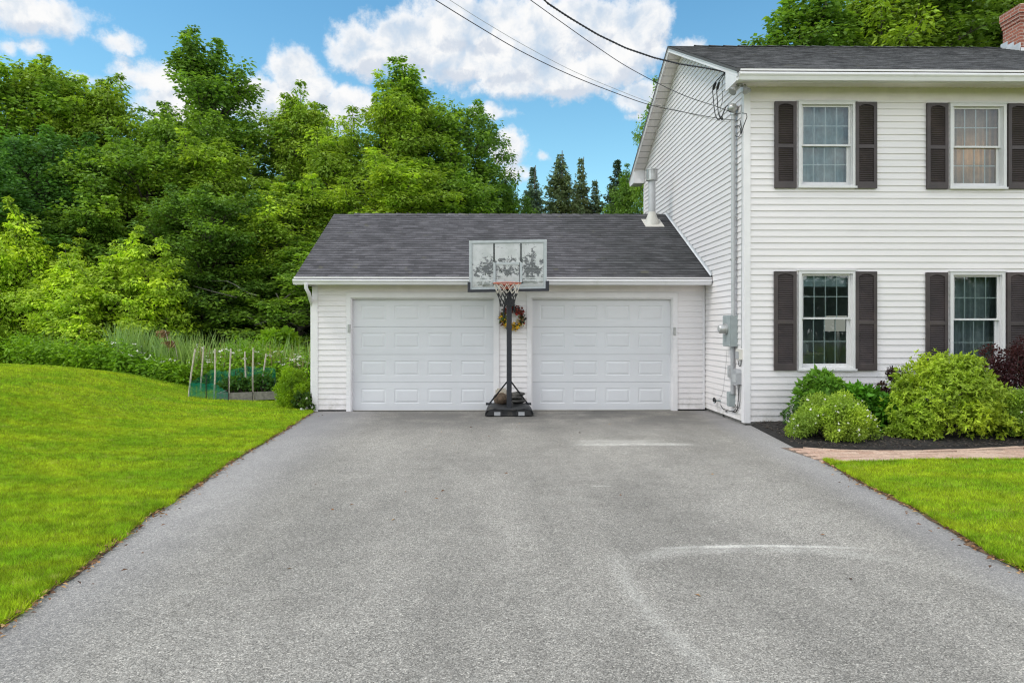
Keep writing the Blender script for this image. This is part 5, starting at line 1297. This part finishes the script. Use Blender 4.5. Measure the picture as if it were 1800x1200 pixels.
PROTO['S1'] = spruce_data(51, 10, 1.5, .2); PROTO['S2'] = spruce_data(52, 11, 1.7, .35); PROTO['S3'] = spruce_data(53, 10, 1.3, .5)
GS = 'spruces behind the garage'
for q in ((937, 281, 38, 'S1', 1.35, (.11, .18, .095), 'leftmost spruce, a lone narrow spire beside the broadleaf treeline'), (985, 255, 39, 'S2', 1.7, (.15, .21, .085), 'tallest and widest spruce of the row, with dead grey lower twigs'),
          (1021, 264, 40, 'S3', 1.15, (.15, .205, .085), 'thin half-bare spruce just right of the tallest one'), (1046, 305, 40, 'S3', 1.2, (.125, .18, .08), 'short dark spruce, fourth in the row from the lone one'), (1085, 268, 37, 'S1', 1.5, (.065, .115, .05), 'dark spruce nearest the house gable')):
    ptree(*q, name='spruce_tree', group=GS)
# shaded undergrowth of the wood and the thick wood beyond
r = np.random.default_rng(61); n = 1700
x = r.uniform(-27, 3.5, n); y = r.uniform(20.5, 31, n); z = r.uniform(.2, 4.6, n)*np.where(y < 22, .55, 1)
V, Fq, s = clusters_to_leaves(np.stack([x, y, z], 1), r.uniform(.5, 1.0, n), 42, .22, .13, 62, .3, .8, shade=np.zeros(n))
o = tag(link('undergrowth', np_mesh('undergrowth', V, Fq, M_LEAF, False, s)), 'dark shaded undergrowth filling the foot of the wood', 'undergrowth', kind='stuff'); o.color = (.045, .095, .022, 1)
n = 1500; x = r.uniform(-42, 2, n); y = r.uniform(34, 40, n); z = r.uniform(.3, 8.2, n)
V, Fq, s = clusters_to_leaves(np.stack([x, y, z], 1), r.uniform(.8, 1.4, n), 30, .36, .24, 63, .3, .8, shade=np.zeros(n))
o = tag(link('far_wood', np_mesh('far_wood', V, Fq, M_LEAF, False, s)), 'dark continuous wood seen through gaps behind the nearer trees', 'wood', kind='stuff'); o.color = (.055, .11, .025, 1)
n = 1700; r = np.random.default_rng(64); x = r.uniform(-25, 45, n); y = r.uniform(-30, -24, n); z = r.uniform(.3, 1, n)*(3.2 + 3.2*vnoise(x, y*0, .25, 66))
V, Fq, s = clusters_to_leaves(np.stack([x, y, z], 1), r.uniform(.9, 1.5, n), 30, .40, .28, 65, .3, .8, shade=np.zeros(n))
o = tag(link('street_side_wood', np_mesh('street_side_wood', V, Fq, M_LEAF, False, s)), 'dark trees across the street, seen only as reflections in the house windows', 'wood', kind='stuff'); o.color = (.04, .08, .016, 1)
# a few bare lower twigs by the garage
T = Tree(71)
for i in range(9):
    px = 400 + i*17; b = (PX(px, 20.2), 20.2, PZ(px, 560 - (i*37) % 70, 20.2)); T.limb(b, (T.rr.uniform(-1, 1), .1, T.rr.uniform(-.4, .2)), T.rr.uniform(.9, 1.7), .022, 6, .22, -.03, 5)
o = empty('dead_branches', (PX(480, 20.2), 20.2, 0), 'tangle of bare grey dead branches under the tree nearest the garage', 'branches'); o2 = T.mb.build('branch_wood', M_TWIG, o)
# ---- meadow strip
r = np.random.default_rng(81)
def crest_x(y): return None
n = 2100; px = r.uniform(-40, 560, n); Y = r.uniform(15.1, 20.5, n); x = np.array([PX(a, b) for a, b in zip(px, Y)]); g0 = lawn_h(x, Y)
keep = (Y > np.interp(x, [-12, -8.5, -6.9, -6.3], [15.9, 15.7, 15.15, 15.5])); x, Y, g0 = x[keep], Y[keep], g0[keep]; n = len(x)
hgt = r.uniform(.06, .66, n)*(.35 + 1.15*vnoise(x, Y*.4, 1.3, 88))*np.interp(x, [-14, -9, -6, -3], [.75, .95, 1.25, 1.1]); sh = np.clip(r.normal(.3, .35, n), 0, 1)
V, Fq, s = clusters_to_leaves(np.stack([x, Y, g0 + hgt], 1), r.uniform(.18, .38, n), 52, .11, .045, 82, .15, .9, .6, sh)
o = tag(link('meadow_weeds', np_mesh('meadow_weeds', V, Fq, M_LEAF, False, s)), 'tall leafy weeds along the back of the lawn', 'weeds', kind='stuff'); o.color = (.15, .30, .022, 1)
def strap_blades(x, y, z, h, w, seed, lean=.18):
    r = np.random.default_rng(seed); n = len(x); a = r.random(n)*2*np.pi; l = r.normal(0, lean, (n, 2))*h[:, None]; dx, dy = np.cos(a)*w, np.sin(a)*w; V = np.empty((n, 5, 3), dtype=np.float32)
    V[:, 0] = np.stack([x - dx, y - dy, z], 1); V[:, 1] = np.stack([x + dx, y + dy, z], 1); V[:, 2] = np.stack([x + dx*.8 + l[:, 0]*.35, y + dy*.8 + l[:, 1]*.35, z + h*.6], 1); V[:, 3] = np.stack([x + l[:, 0], y + l[:, 1], z + h], 1); V[:, 4] = np.stack([x - dx*.8 + l[:, 0]*.35, y - dy*.8 + l[:, 1]*.35, z + h*.6], 1)
    i = np.arange(n)*5; return V.reshape(-1, 3), np.concatenate([np.stack([i, i+1, i+2], 1), np.stack([i, i+2, i+4], 1), np.stack([i+4, i+2, i+3], 1)])
def reed_zone(px0, px1, n, Y0, Y1, h0, h1, seed):
    r = np.random.default_rng(seed); px = r.uniform(px0, px1, n); Y = r.uniform(Y0, Y1, n); x = np.array([PX(a, b) for a, b in zip(px, Y)]); return x, Y, lawn_h(x, Y), r.uniform(h0, h1, n)
Z = [reed_zone(200, 260, 380, 15.9, 17.2, .75, 1.3, 1), reed_zone(275, 345, 420, 15.6, 17.2, .75, 1.25, 11), reed_zone(350, 560, 460, 15.9, 17.8, .8, 1.4, 2), reed_zone(28, 44, 40, 16.6, 17.0, .5, .95, 3), reed_zone(68, 86, 50, 16.6, 17.0, .5, 1.0, 4), reed_zone(105, 120, 40, 16.6, 17.0, .5, 1.0, 5)]
V, Fq = strap_blades(*[np.concatenate([q[i] for q in Z]) for i in range(4)], .016, 6)
o = tag(link('reeds', np_mesh('reeds', V, Fq, M_LEAF, False, np.full(len(V), .1))), 'blue-green reed blades standing above the weeds behind the garden', 'reeds', kind='stuff'); o.color = (.24, .38, .13, 1)
Z = [reed_zone(345, 556, 260, 15.7, 16.9, .55, 1.25, 7)]
V, Fq = strap_blades(*Z[0], .012, 8, .12); o = tag(link('dry_reeds', np_mesh('dry_reeds', V, Fq, M_LEAF, False, np.zeros(len(V)))), 'dry straw-coloured reed stalks beside the garage corner', 'dry reeds', kind='stuff'); o.color = (.42, .36, .20, 1)
M_PLUME = plain('reed_plume', (.30, .18, .085), .9, vary=.4, vscale=30)
for (px, py, bx, by_, lab) in ((290, 580, 298, 625, 'taller brown drooping reed plume at the left'), (303, 598, 312, 628, 'shorter brown drooping reed plume right of the taller one')):
    Y = 15.7; e = empty('reed_plume', (PX(bx, Y), Y, PZ(bx, by_, Y)), lab, 'reed', 'brown reed plumes'); b = Vector((PX(bx, Y), Y, PZ(bx, by_, Y))); t = Vector((PX(px, Y), Y, PZ(px, py, Y)))
    mb = MB(); mb.tube([b - Vector((-.05, 0, .6)), b, b.lerp(t, .6) + Vector((.02, 0, .02)), t], .008, 5); mb.build('stalk', M_STAKE, e)
    r2 = np.random.default_rng(px); c = np.array(t) + np.stack([-.02 + r2.normal(0, .05, 160), r2.normal(0, .04, 160), -np.abs(r2.normal(0, .07, 160))], 1); d = r2.normal(0, .3, (160, 3)) + np.array([-.5, 0, -.6]); V, Fq = quads(c.astype(np.float32), d, r2.normal(0, 1, (160, 3)), .11, .020)
    V = V - np.array(e.location, dtype=np.float32); link('plume', np_mesh('plume', V, Fq, M_PLUME), e)
# white umbel flowers
def umbels(n, px0, px1, Y0, Y1, h0, h1, seed):
    r = np.random.default_rng(seed); px = r.uniform(px0, px1, n); Y = r.uniform(Y0, Y1, n); x = np.array([PX(a, b) for a, b in zip(px, Y)]); z = lawn_h(x, Y) + r.uniform(h0, h1, n)
    k = 14; idx = np.repeat(np.arange(n), k); rad = r.uniform(.03, .085, n)[idx]; a = r.random(len(idx))*6.283; q = np.sqrt(r.random(len(idx)))*rad
    c = np.stack([x[idx] + np.cos(a)*q, Y[idx] + np.sin(a)*q, z[idx] + r.normal(0, .012, len(idx))], 1); d = r.normal(0, 1, c.shape); d[:, 2] *= .3; nr = r.normal(0, .35, c.shape); nr[:, 2] += 1; nr[:, 1] -= .4
    return quads(c.astype(np.float32), d, nr, .035, .03)
P_ = [umbels(115, 330, 560, 15.6, 17.0, .5, .95, 1), umbels(40, 190, 335, 15.4, 17.0, .40, .75, 2), umbels(30, 10, 190, 16.7, 17.5, .3, .5, 3)]
Vs, Fs, k = [], [], 0
for V, Fq in P_: Vs.append(V); Fs.append(Fq + k); k += len(V)
tag(link('wildflowers', np_mesh('wildflowers', np.concatenate(Vs), np.concatenate(Fs), M_PETAL)), 'flat white wildflower heads over the weeds behind the garden', 'wildflowers', kind='stuff')
# ---- small shrubs: bushes with stems and leaves
def shrub(name, c, rx, ry, h, n, leaf, colr, label, seed, group=None, nstem=26, lumps=26, flowers=0, flsize=.03, up=.8, rosette=False, shade=.25, cat='shrub', flmat=None, top=1.0):
    r = np.random.default_rng(seed); rr = random.Random(seed); e = empty(name, c, label, cat, group); mb = MB()
    LC = []
    for i in range(lumps):                                         # lumps over the dome
        a = i*2.39996 + rr.uniform(-.3, .3); t = (i + .5)/lumps; zz = t**.85; rad = math.sqrt(max(.03, 1 - (zz*.94)**2.4))*rr.uniform(.58, 1.12)
        LC.append((rx*rad*math.cos(a)*.86, ry*rad*math.sin(a)*.86, h*(.10 + .82*zz*rr.uniform(.82, 1.12)), rr.uniform(.15, .26)*min(rx, h)*1.25, min(1, max(0, rr.gauss(shade, .25)))))
    for q in LC[::max(1, lumps//nstem)]:
        b = Vector((q[0]*.12, q[1]*.12, 0)); t = Vector(q[:3]); mb.tube([b, b.lerp(t, .5) + Vector((rr.gauss(0, .03), rr.gauss(0, .03), .05)), t], [.011, .008, .004], 5, False)
    o = mb.build('stems', M_BARK, None); o.parent = e
    A = np.array(LC); k = len(A); w = A[:, 3]**2; idx = r.choice(k, n, p=w/w.sum()); v = unit(r.normal(0, 1, (n, 3))); rad = A[idx, 3]*(.45 + .6*r.random(n))
    if rosette:
        m = n//7; idx = r.choice(k, m, p=w/w.sum()); v = unit(r.normal(0, 1, (m, 3)) + np.array([0, 0, .4])); tip = A[idx, :3] + v*(A[idx, 3]*(.5 + .6*r.random(m)))[:, None]
        tip = np.repeat(tip, 7, 0); ax = np.repeat(v, 7, 0); n = len(tip); idx = np.repeat(idx, 7); d = ax*.55 + unit(r.normal(0, 1, (n, 3)))*.9; cpos = tip; nr = ax + r.normal(0, .3, d.shape); nr[:, 2] += .3
    else:
        cpos = A[idx, :3] + v*rad[:, None]; d = v + r.normal(0, .7, v.shape); d[:, 2] += .1; nr = v*.7 + r.normal(0, .5, v.shape); nr[:, 2] += up
    ok = cpos[:, 2] > .02; cpos, d, nr, idx = cpos[ok], d[ok], nr[ok], idx[ok]; s_ = .65 + .7*r.random(len(cpos))
    V, Fq = quads(cpos.astype(np.float32), d, nr, leaf[0]*s_, leaf[1]*s_, .06)
    lf = link('foliage', np_mesh('foliage', V, Fq, M_LEAF, False, np.repeat(A[idx, 4], 4)), e); lf.color = (*colr, 1)
    if flowers:
        idx = r.choice(k, flowers, p=w/w.sum()); v = unit(r.normal(0, 1, (flowers, 3)) + np.array([-.15, -1.0, .35])); cpos = A[idx, :3] + v*(A[idx, 3]*1.06)[:, None]
        cc = np.repeat(cpos, 5, 0); ax = np.repeat(v, 5, 0); d = unit(r.normal(0, 1, cc.shape) + ax*.2); V, Fq = quads(cc.astype(np.float32), d, ax + r.normal(0, .2, cc.shape), flsize, flsize*.9)
        link('flowers', np_mesh('flowers', V, Fq, flmat or M_PETAL), e)
    return e
def sh_at(px, Y): return (PX(px, Y), Y, .03)
shrub('potentilla_shrub', sh_at(1459, 9.36), .60, .50, .56, 30000, (.034, .015), (.235, .355, .055), 'low mounded shrub dotted with small white flowers at the start of the bed', 1, flowers=150, flsize=.020, lumps=44, shade=.35)
shrub('flowering_shrub', sh_at(1446, 10.35), .40, .36, .90, 2600, (.10, .045), (.13, .28, .035), 'upright mid-green leafy shrub under the lower left window', 2, lumps=20)
shrub('leafy_perennial', sh_at(1412, 10.45), .30, .25, .56, 700, (.075, .035), (.07, .15, .045), 'small blue-green spray of leaves left of the upright shrub', 12, lumps=9)
shrub('leafy_perennial', sh_at(1514, 10.1), .50, .40, .66, 3400, (.105, .055), (.075, .22, .018), 'glossy dark green leafy clump between the flowered mound and the purple shrub', 3, lumps=22, shade=.1)
shrub('barberry_shrub', sh_at(1572, 10.4), .34, .30, .90, 5000, (.038, .022), (.048, .026, .026), 'small dark purple shrub behind the left side of the big yellow-green one', 4, lumps=22, shade=0)
shrub('azalea_shrub', sh_at(1668, 9.58), .76, .62, 1.12, 27000, (.062, .022), (.275, .395, .045), 'large yellow-green shrub with starry leaf tufts in the middle of the bed', 5, lumps=62, rosette=True, shade=.35)
shrub('azalea_shrub', sh_at(1610, 9.32), .32, .30, .42, 7500, (.060, .022), (.23, .35, .04), 'lower yellow-green shrub lobe at the front left foot of the large one', 15, lumps=22, rosette=True, shade=.25)
shrub('barberry_shrub', sh_at(1774, 10.3), .66, .45, 1.24, 13000, (.042, .022), (.048, .016, .020), 'dark red-leaved shrub behind the large yellow-green one, under the right window', 6, lumps=40, shade=0)
shrub('potentilla_shrub', sh_at(1799, 9.4), .50, .48, .70, 22000, (.036, .016), (.22, .345, .055), 'pale green mounded shrub with few white flowers at the right photo edge', 7, flowers=14, flsize=.02, lumps=36, shade=.3)
xb = PX(517, 13.4); shrub('corner_shrub', (xb, 13.4, .03), .40, .40, .74, 9000, (.05, .015), (.17, .30, .016), 'feathery green shrub at the left front corner of the garage', 8, lumps=26, shade=.3)
shrub('corner_weed', (PX(533, 13.0), 13.0, .02), .22, .2, .34, 600, (.06, .035), (.05, .105, .02), 'small leafy weed clump with a white bloom at the garage corner foot', 18, lumps=9, flowers=5, flsize=.03)
shrub('vine_shrub', (PX(492, 18.6), 18.6, .1), .75, .6, 1.5, 3000, (.17, .12), (.17, .31, .025), 'bright rounded vine-covered shrub behind the reeds near the garage', 9, lumps=20, shade=.25)
# clipped conifer at the left edge
def arborvitae():
    Y = 16.2; x = PX(-14, Y); z = float(lawn_h(np.array([x]), np.array([Y]))[0]); h = PZ(0, 572, Y) - z; r = np.random.default_rng(91); n = 9000; t = r.random(n)**.8; a = r.random(n)*6.283; rad = .55*(1 - t)**.75*(.8 + .25*r.random(n)) + .03
    c = np.stack([np.cos(a)*rad, np.sin(a)*rad, t*h], 1); d = np.stack([np.cos(a)*.6, np.sin(a)*.6, np.ones(n)], 1) + r.normal(0, .3, (n, 3)); nr = np.stack([np.cos(a), np.sin(a), np.full(n, .3)], 1) + r.normal(0, .4, (n, 3)); V, Fq = quads(c.astype(np.float32), d, nr, .09, .03)
    e = empty('arborvitae', (x, Y, z), 'clipped bright green conical evergreen at the left photo edge on the lawn crest', 'shrub'); f_ = link('foliage', np_mesh('foliage', V, Fq, M_LEAF, False, np.full(len(V), .25)), e); f_.color = (.15, .26, .02, 1)
    mb = MB(); mb.tube([(0, 0, -.1), (0, 0, h*.9)], [.05, .01], 6); o = mb.build('trunk', M_BARK, None); o.parent = e
arborvitae()
# ================================================================ VEGETABLE GARDEN
def gz(x, y): return float(lawn_h(np.array([x]), np.array([y]))[0])
for i, (tx, ty, bx, by_, Y, lab) in enumerate(((342, 613, 331, 705, 14.0, 'leftmost garden stake, leaning, at the netting corner'), (357, 609.5, 352, 691, 15.0, 'pale back stake between the leaning corner stake and the first front one'), (377, 613, 376, 703, 14.05, 'stake inside the netting just left of the raised bed'),
        (405, 613, 401.5, 704, 14.1, 'front stake at the left part of the raised bed'), (429.5, 617.5, 432, 688, 15.0, 'pale back stake behind the middle of the raised bed'), (444.5, 611.5, 445, 704, 14.2, 'front stake at the middle of the raised bed, slightly bowed'), (467, 621.5, 457.5, 687, 15.0, 'back stake leaning to the right behind the raised bed'))):
    zt = PZ(tx, ty, Y); zb = gz(PX(bx, Y), Y) - .05; mb = MB(); a, b = Vector((PX(bx, Y), Y, zb)), Vector((PX(tx, Y), Y + .03, zt)); mb.tube([a, a.lerp(b, .5) + Vector((.012*((i*37) % 5 - 2)*.5, 0, 0)), b], .017, 4)
    tag(mb.build('garden_stake', M_STAKE), lab, 'stake', 'garden stakes')
bed = empty('raised_bed', (PX(435, 14.2), 14.2, .05), 'weathered grey plank raised garden bed', 'raised bed')
def plank(name, x0, y0, x1, y1, z0, z1, z2, z3, t=.035):
    mb = MB(); d = Vector((x1-x0, y1-y0, 0)).normalized(); n = Vector((-d.y, d.x, 0))*t
    P = [(x0, y0, z0), (x1, y1, z2), (x1, y1, z3), (x0, y0, z1)]; Q = [(p[0]+n.x, p[1]+n.y, p[2]) for p in P]; mb.face(P); mb.face(Q[::-1])
    for i in range(4): mb.face([P[i], Q[i], Q[(i+1)%4], P[(i+1)%4]])
    return mb.build(name, M_WOODG, bed, recalc=True)
xa, xb_ = PX(383.5, 14.05), PX(486, 14.3); plank('front_plank', xa, 14.05, xb_, 14.3, PZ(384, 706, 14.05), PZ(384, 691, 14.05), PZ(486, 701.5, 14.3), PZ(486, 687.5, 14.3))
plank('rear_plank', xa - .05, 14.95, xb_, 15.15, .05, .27, .02, .24); plank('end_plank', xa, 14.06, xa - .05, 14.95, PZ(384, 706, 14.05), PZ(384, 691, 14.05), .05, .27); plank('end_plank', xb_, 14.3, xb_, 15.15, .0, .25, .0, .25)
mb = MB(); mb.face([(xa, 14.08, .19), (xb_, 14.32, .17), (xb_, 15.1, .17), (xa - .05, 14.93, .19)]); mb.build('soil', M_SOIL, bed)
m, g, out = new_mat('green_netting')
uv = g.n('ShaderNodeTexCoord').outputs['UV']; sx = g.n('ShaderNodeSeparateXYZ', {0: uv})
def strand(c): 
    f = g.m('FRACT', g.m('MULTIPLY', c, 40.0)); return g.m('LESS_THAN', f, .26)
a = g.m('MAXIMUM', strand(sx.outputs[0]), strand(sx.outputs[1]))
d = g.n('ShaderNodeBsdfDiffuse', {0: (.012, .20, .125, 1)}); tr = g.n('ShaderNodeBsdfTransparent'); mx = g.n('ShaderNodeMixShader', {0: a, 1: tr.outputs[0], 2: d.outputs[0]}); g.t.links.new(mx.outputs[0], out.inputs[0]); M_NETG = m
net = empty('garden_netting', (PX(333, 14), 14, .1), 'low green plastic netting wrapped round the vegetable garden', 'netting')
def netp(pts, name):
    mb = MB(); u = 0; dense = []
    for a, b in zip(pts, pts[1:]):
        for k in range(8): t = k/8; dense.append([a[i] + (b[i]-a[i])*t for i in range(4)])
    dense.append(list(pts[-1])); rr = random.Random(3)
    for p in dense: p[3] += rr.uniform(-.02, .02)
    for a, b in zip(dense, dense[1:]):
        L = math.hypot(b[0]-a[0], b[1]-a[1]); mb.face([(a[0], a[1], a[2]), (b[0], b[1], b[2]), (b[0], b[1], b[3]), (a[0], a[1], a[3])], [(u, 0), (u+L, 0), (u+L, b[3]-b[2]), (u, a[3]-a[2])]); u += L
    mb.build(name, M_NETG, net)
f0, f1, f2, f3, f4 = PX(333, 13.98), PX(376, 14.0), PX(402, 14.05), PX(445, 14.15), PX(484, 14.3)
netp([(f0, 13.98, PZ(333, 703, 13.98), PZ(333, 672, 13.98)), (f1, 14.0, PZ(376, 703, 14), PZ(376, 674, 14)), (f2, 14.04, PZ(402, 703, 14), PZ(402, 690, 14))], 'front_net')
netp([(f0, 13.98, .1, PZ(333, 672, 13.98)), (f0 - .1, 15.25, .1, .62)], 'side_net')
netp([(f0 - .1, 15.25, .1, .66), (PX(400, 15.3), 15.3, .1, .62), (PX(432, 15.3), 15.3, .1, .72), (PX(452, 15.3), 15.3, .1, .70), (PX(484, 15.35), 15.35, .1, .66)], 'rear_net')
netp([(PX(484, 15.35), 15.35, .1, .66), (f4, 14.33, .05, .55)], 'side_net')
for px, Y in ((363, 14.0), (402, 14.03), (445, 14.16), (484, 14.32), (415, 15.28)):
    mb = MB(); x = PX(px, Y); mb.tube([(x, Y - .02, gz(x, Y) - .02), (x, Y - .02, gz(x, Y) + .5)], .009, 5); mb.build('net_post', M_DARK, net)
# vegetables in the bed
for i in range(7):
    px = 395 + i*13.5; Y = 14.7; shrub('vegetable_plant', (PX(px, Y), Y, .17), .15, .14, .32 + .05*(i % 3), 160, (.10, .05), (.05, .13, .022), 'leafy green vegetable plant growing inside the raised bed', 100 + i, 'vegetables in the raised bed', lumps=7, cat='plant')
# ================================================================ SKY AND LIGHT
w = bpy.data.worlds.new('World'); S.world = w; w.use_nodes = True; nt = w.node_tree; nt.nodes.clear(); g = N(nt)
SUN_EL, SUN_AZ = R(55), R(248)            # azimuth clockwise from +Y
out = g.n('ShaderNodeOutputWorld'); bg = g.n('ShaderNodeBackground')
sky = g.n('ShaderNodeTexSky'); sky.sky_type = 'NISHITA'; sky.sun_disc = False; sky.sun_elevation = SUN_EL; sky.sun_rotation = SUN_AZ; sky.ozone_density = 2.0; sky.air_density = 1.0; sky.dust_density = .4
d = g.n('ShaderNodeTexCoord').outputs['Generated']
sx = g.n('ShaderNodeSeparateXYZ', {0: d}); X, Y, Zc = sx.outputs
az = g.m('MULTIPLY', g.m('ARCTAN2', X, Y), 1000.0); el = g.m('MULTIPLY', g.m('ARCSINE', Zc), 1000.0)      # milliradians
pc = g.n('ShaderNodeCombineXYZ', {0: az, 1: el}).outputs[0]
warp = g.n('ShaderNodeVectorMath', {0: g.noise(pc, .012, 5, .62).outputs[1], 1: (.5, .5, .5)}, operation='SUBTRACT').outputs[0]
pw = g.n('ShaderNodeVectorMath', {0: g.n('ShaderNodeVectorMath', {0: warp, 1: (46, 40, 0)}, operation='MULTIPLY').outputs[0], 1: pc}, operation='ADD').outputs[0]
def AE(px, py):
    a = math.atan((px - CX)/F); dz = (HY - py)/F; x, y = math.tan(a), 1.0; n = math.sqrt(1 + x*x + dz*dz); return (a + PSI)*1000, math.asin(dz/n)*1000
BL = [(640,90,70,42),(720,70,90,50),(790,50,90,55),(860,60,120,62),(890,115,120,48),(960,70,130,75),(1040,50,110,62),(1090,90,85,60),(1140,60,45,60),(900,155,95,24),(990,135,120,38),(1120,165,45,28),(800,110,90,40),
      (865,202,36,13),(893,262,36,32),(905,300,28,22),(950,270,12,7),(1112,200,22,11),(1210,78,26,10),
      (40,22,95,30),(105,28,52,18),(8,82,20,11),(58,80,20,15),(207,74,30,14),(292,138,84,26),(160,140,26,10),(515,125,52,40),(555,160,40,34),(470,175,70,40),(330,190,90,40),(610,190,60,40),(520,220,70,40)]
acc = None
for (a, b, rx, ry) in BL:
    u, v = AE(a, b); k = 1000/F
    sv = g.n('ShaderNodeVectorMath', {0: pw, 1: (u, v, 0)}, operation='SUBTRACT').outputs[0]
    sv = g.n('ShaderNodeVectorMath', {0: sv, 1: (1/(rx*k), 1/(ry*k), 0)}, operation='MULTIPLY').outputs[0]
    L = g.m('MULTIPLY', g.m('SUBTRACT', 1.0, g.n('ShaderNodeVectorMath', {0: sv}, operation='LENGTH').outputs[1]), min(1, max(.32, ry/34))); acc = L if acc is None else g.m('MAXIMUM', acc, L)
fine = g.noise(pc, .030, 8, .64).outputs[0]
cl = g.m('ADD', acc, g.m('MULTIPLY', g.m('SUBTRACT', fine, .5), 1.25))
a1 = g.ss(cl, -.14, .36)
a1 = g.m('MULTIPLY', a1, g.ss(g.noise(pc, .02, 4, .6).outputs[0], .28, .48, .72, 1.0))
wl = g.noise(d, 3.2, 6, .6).outputs[0]                                     # cloud cover of the rest of the sky
away = g.m('MAXIMUM', g.ss(Zc, .50, .66), g.ss(Y, .35, .1)); a2 = g.m('MULTIPLY', g.ss(wl, .34, .56), away)
al = g.m('MAXIMUM', a1, a2)
acc2 = None
pu = g.n('ShaderNodeVectorMath', {0: pw, 1: (-6, 17, 0)}, operation='ADD').outputs[0]
for (a, b, rx, ry) in BL:
    u, v = AE(a, b); k = 1000/F
    sv = g.n('ShaderNodeVectorMath', {0: pu, 1: (u, v, 0)}, operation='SUBTRACT').outputs[0]
    sv = g.n('ShaderNodeVectorMath', {0: sv, 1: (1/(rx*k), 1/(ry*k), 0)}, operation='MULTIPLY').outputs[0]
    L = g.m('MULTIPLY', g.m('SUBTRACT', 1.0, g.n('ShaderNodeVectorMath', {0: sv}, operation='LENGTH').outputs[1]), min(1, max(.32, ry/34))); acc2 = L if acc2 is None else g.m('MAXIMUM', acc2, L)
fine2 = g.noise(pu, .030, 5, .64).outputs[0]
base_ = g.ss(g.m('ADD', g.m('SUBTRACT', acc2, acc), g.m('MULTIPLY', g.m('SUBTRACT', fine2, fine), 1.4)), -.05, .45)
sh = g.noise(pw, .020, 5, .6).outputs[0]
cc = g.mix(g.ss(sh, .36, .62), (.70, .78, .88, 1), (1.0, 1.0, 1.0, 1)); cc = g.mix(g.ss(cl, .15, .5), (.93, .96, 1.0, 1), cc); cc = g.mix(g.m('MULTIPLY', base_, .75), cc, (.62, .69, .80, 1))
tint = g.mix(g.ss(Zc, .08, .5), (1.18, 1.55, 1.32, 1), (.80, 1.32, 1.33, 1))
sk = g.mix(1.0, sky.outputs[0], tint, 'MULTIPLY')
SKY_K = .15
sk = g.mix(1.0, sk, (SKY_K,)*3 + (1,), 'MULTIPLY')
cc = g.mix(1.0, cc, (.98, .98, .98, 1), 'MULTIPLY'); cc = g.mix(away, cc, (1.3, 1.32, 1.38, 1)); cc = g.mix(g.m('MULTIPLY', g.ss(g.m('ADD', g.m('MULTIPLY', Y, .72), g.m('MULTIPLY', X, .70)), .15, -.35), g.ss(Zc, .85, .30)), cc, (2.5, 2.48, 2.48, 1))
fin = g.mix(al, sk, cc)
g.t.links.new(fin, bg.inputs[0]); bg.inputs[1].default_value = 1.0
g.t.links.new(bg.outputs[0], out.inputs[0])
try: w.cycles.sampling_method = 'MANUAL'; w.cycles.sample_map_resolution = 1024
except Exception: pass
sl = bpy.data.lights.new('sun', 'SUN'); so = bpy.data.objects.new('sun', sl); COL.objects.link(so); sl.energy = 1.5; sl.angle = R(16); sl.color = (1, .955, .88)
dv = Vector((math.sin(SUN_AZ)*math.cos(SUN_EL), math.cos(SUN_AZ)*math.cos(SUN_EL), math.sin(SUN_EL))); so.rotation_euler = dv.to_track_quat('Z', 'Y').to_euler()
S.view_settings.view_transform = 'Standard'; S.view_settings.look = 'None'; S.view_settings.exposure = 0.0; S.view_settings.gamma = 1.0
S.render.engine = 'CYCLES'; S.cycles.use_denoising = True; S.cycles.max_bounces = 7; S.cycles.diffuse_bounces = 3; S.cycles.glossy_bounces = 3; S.cycles.transmission_bounces = 4; S.cycles.transparent_max_bounces = 12
S.cycles.caustics_reflective = False; S.cycles.caustics_refractive = False; S.cycles.filter_width = 1.2
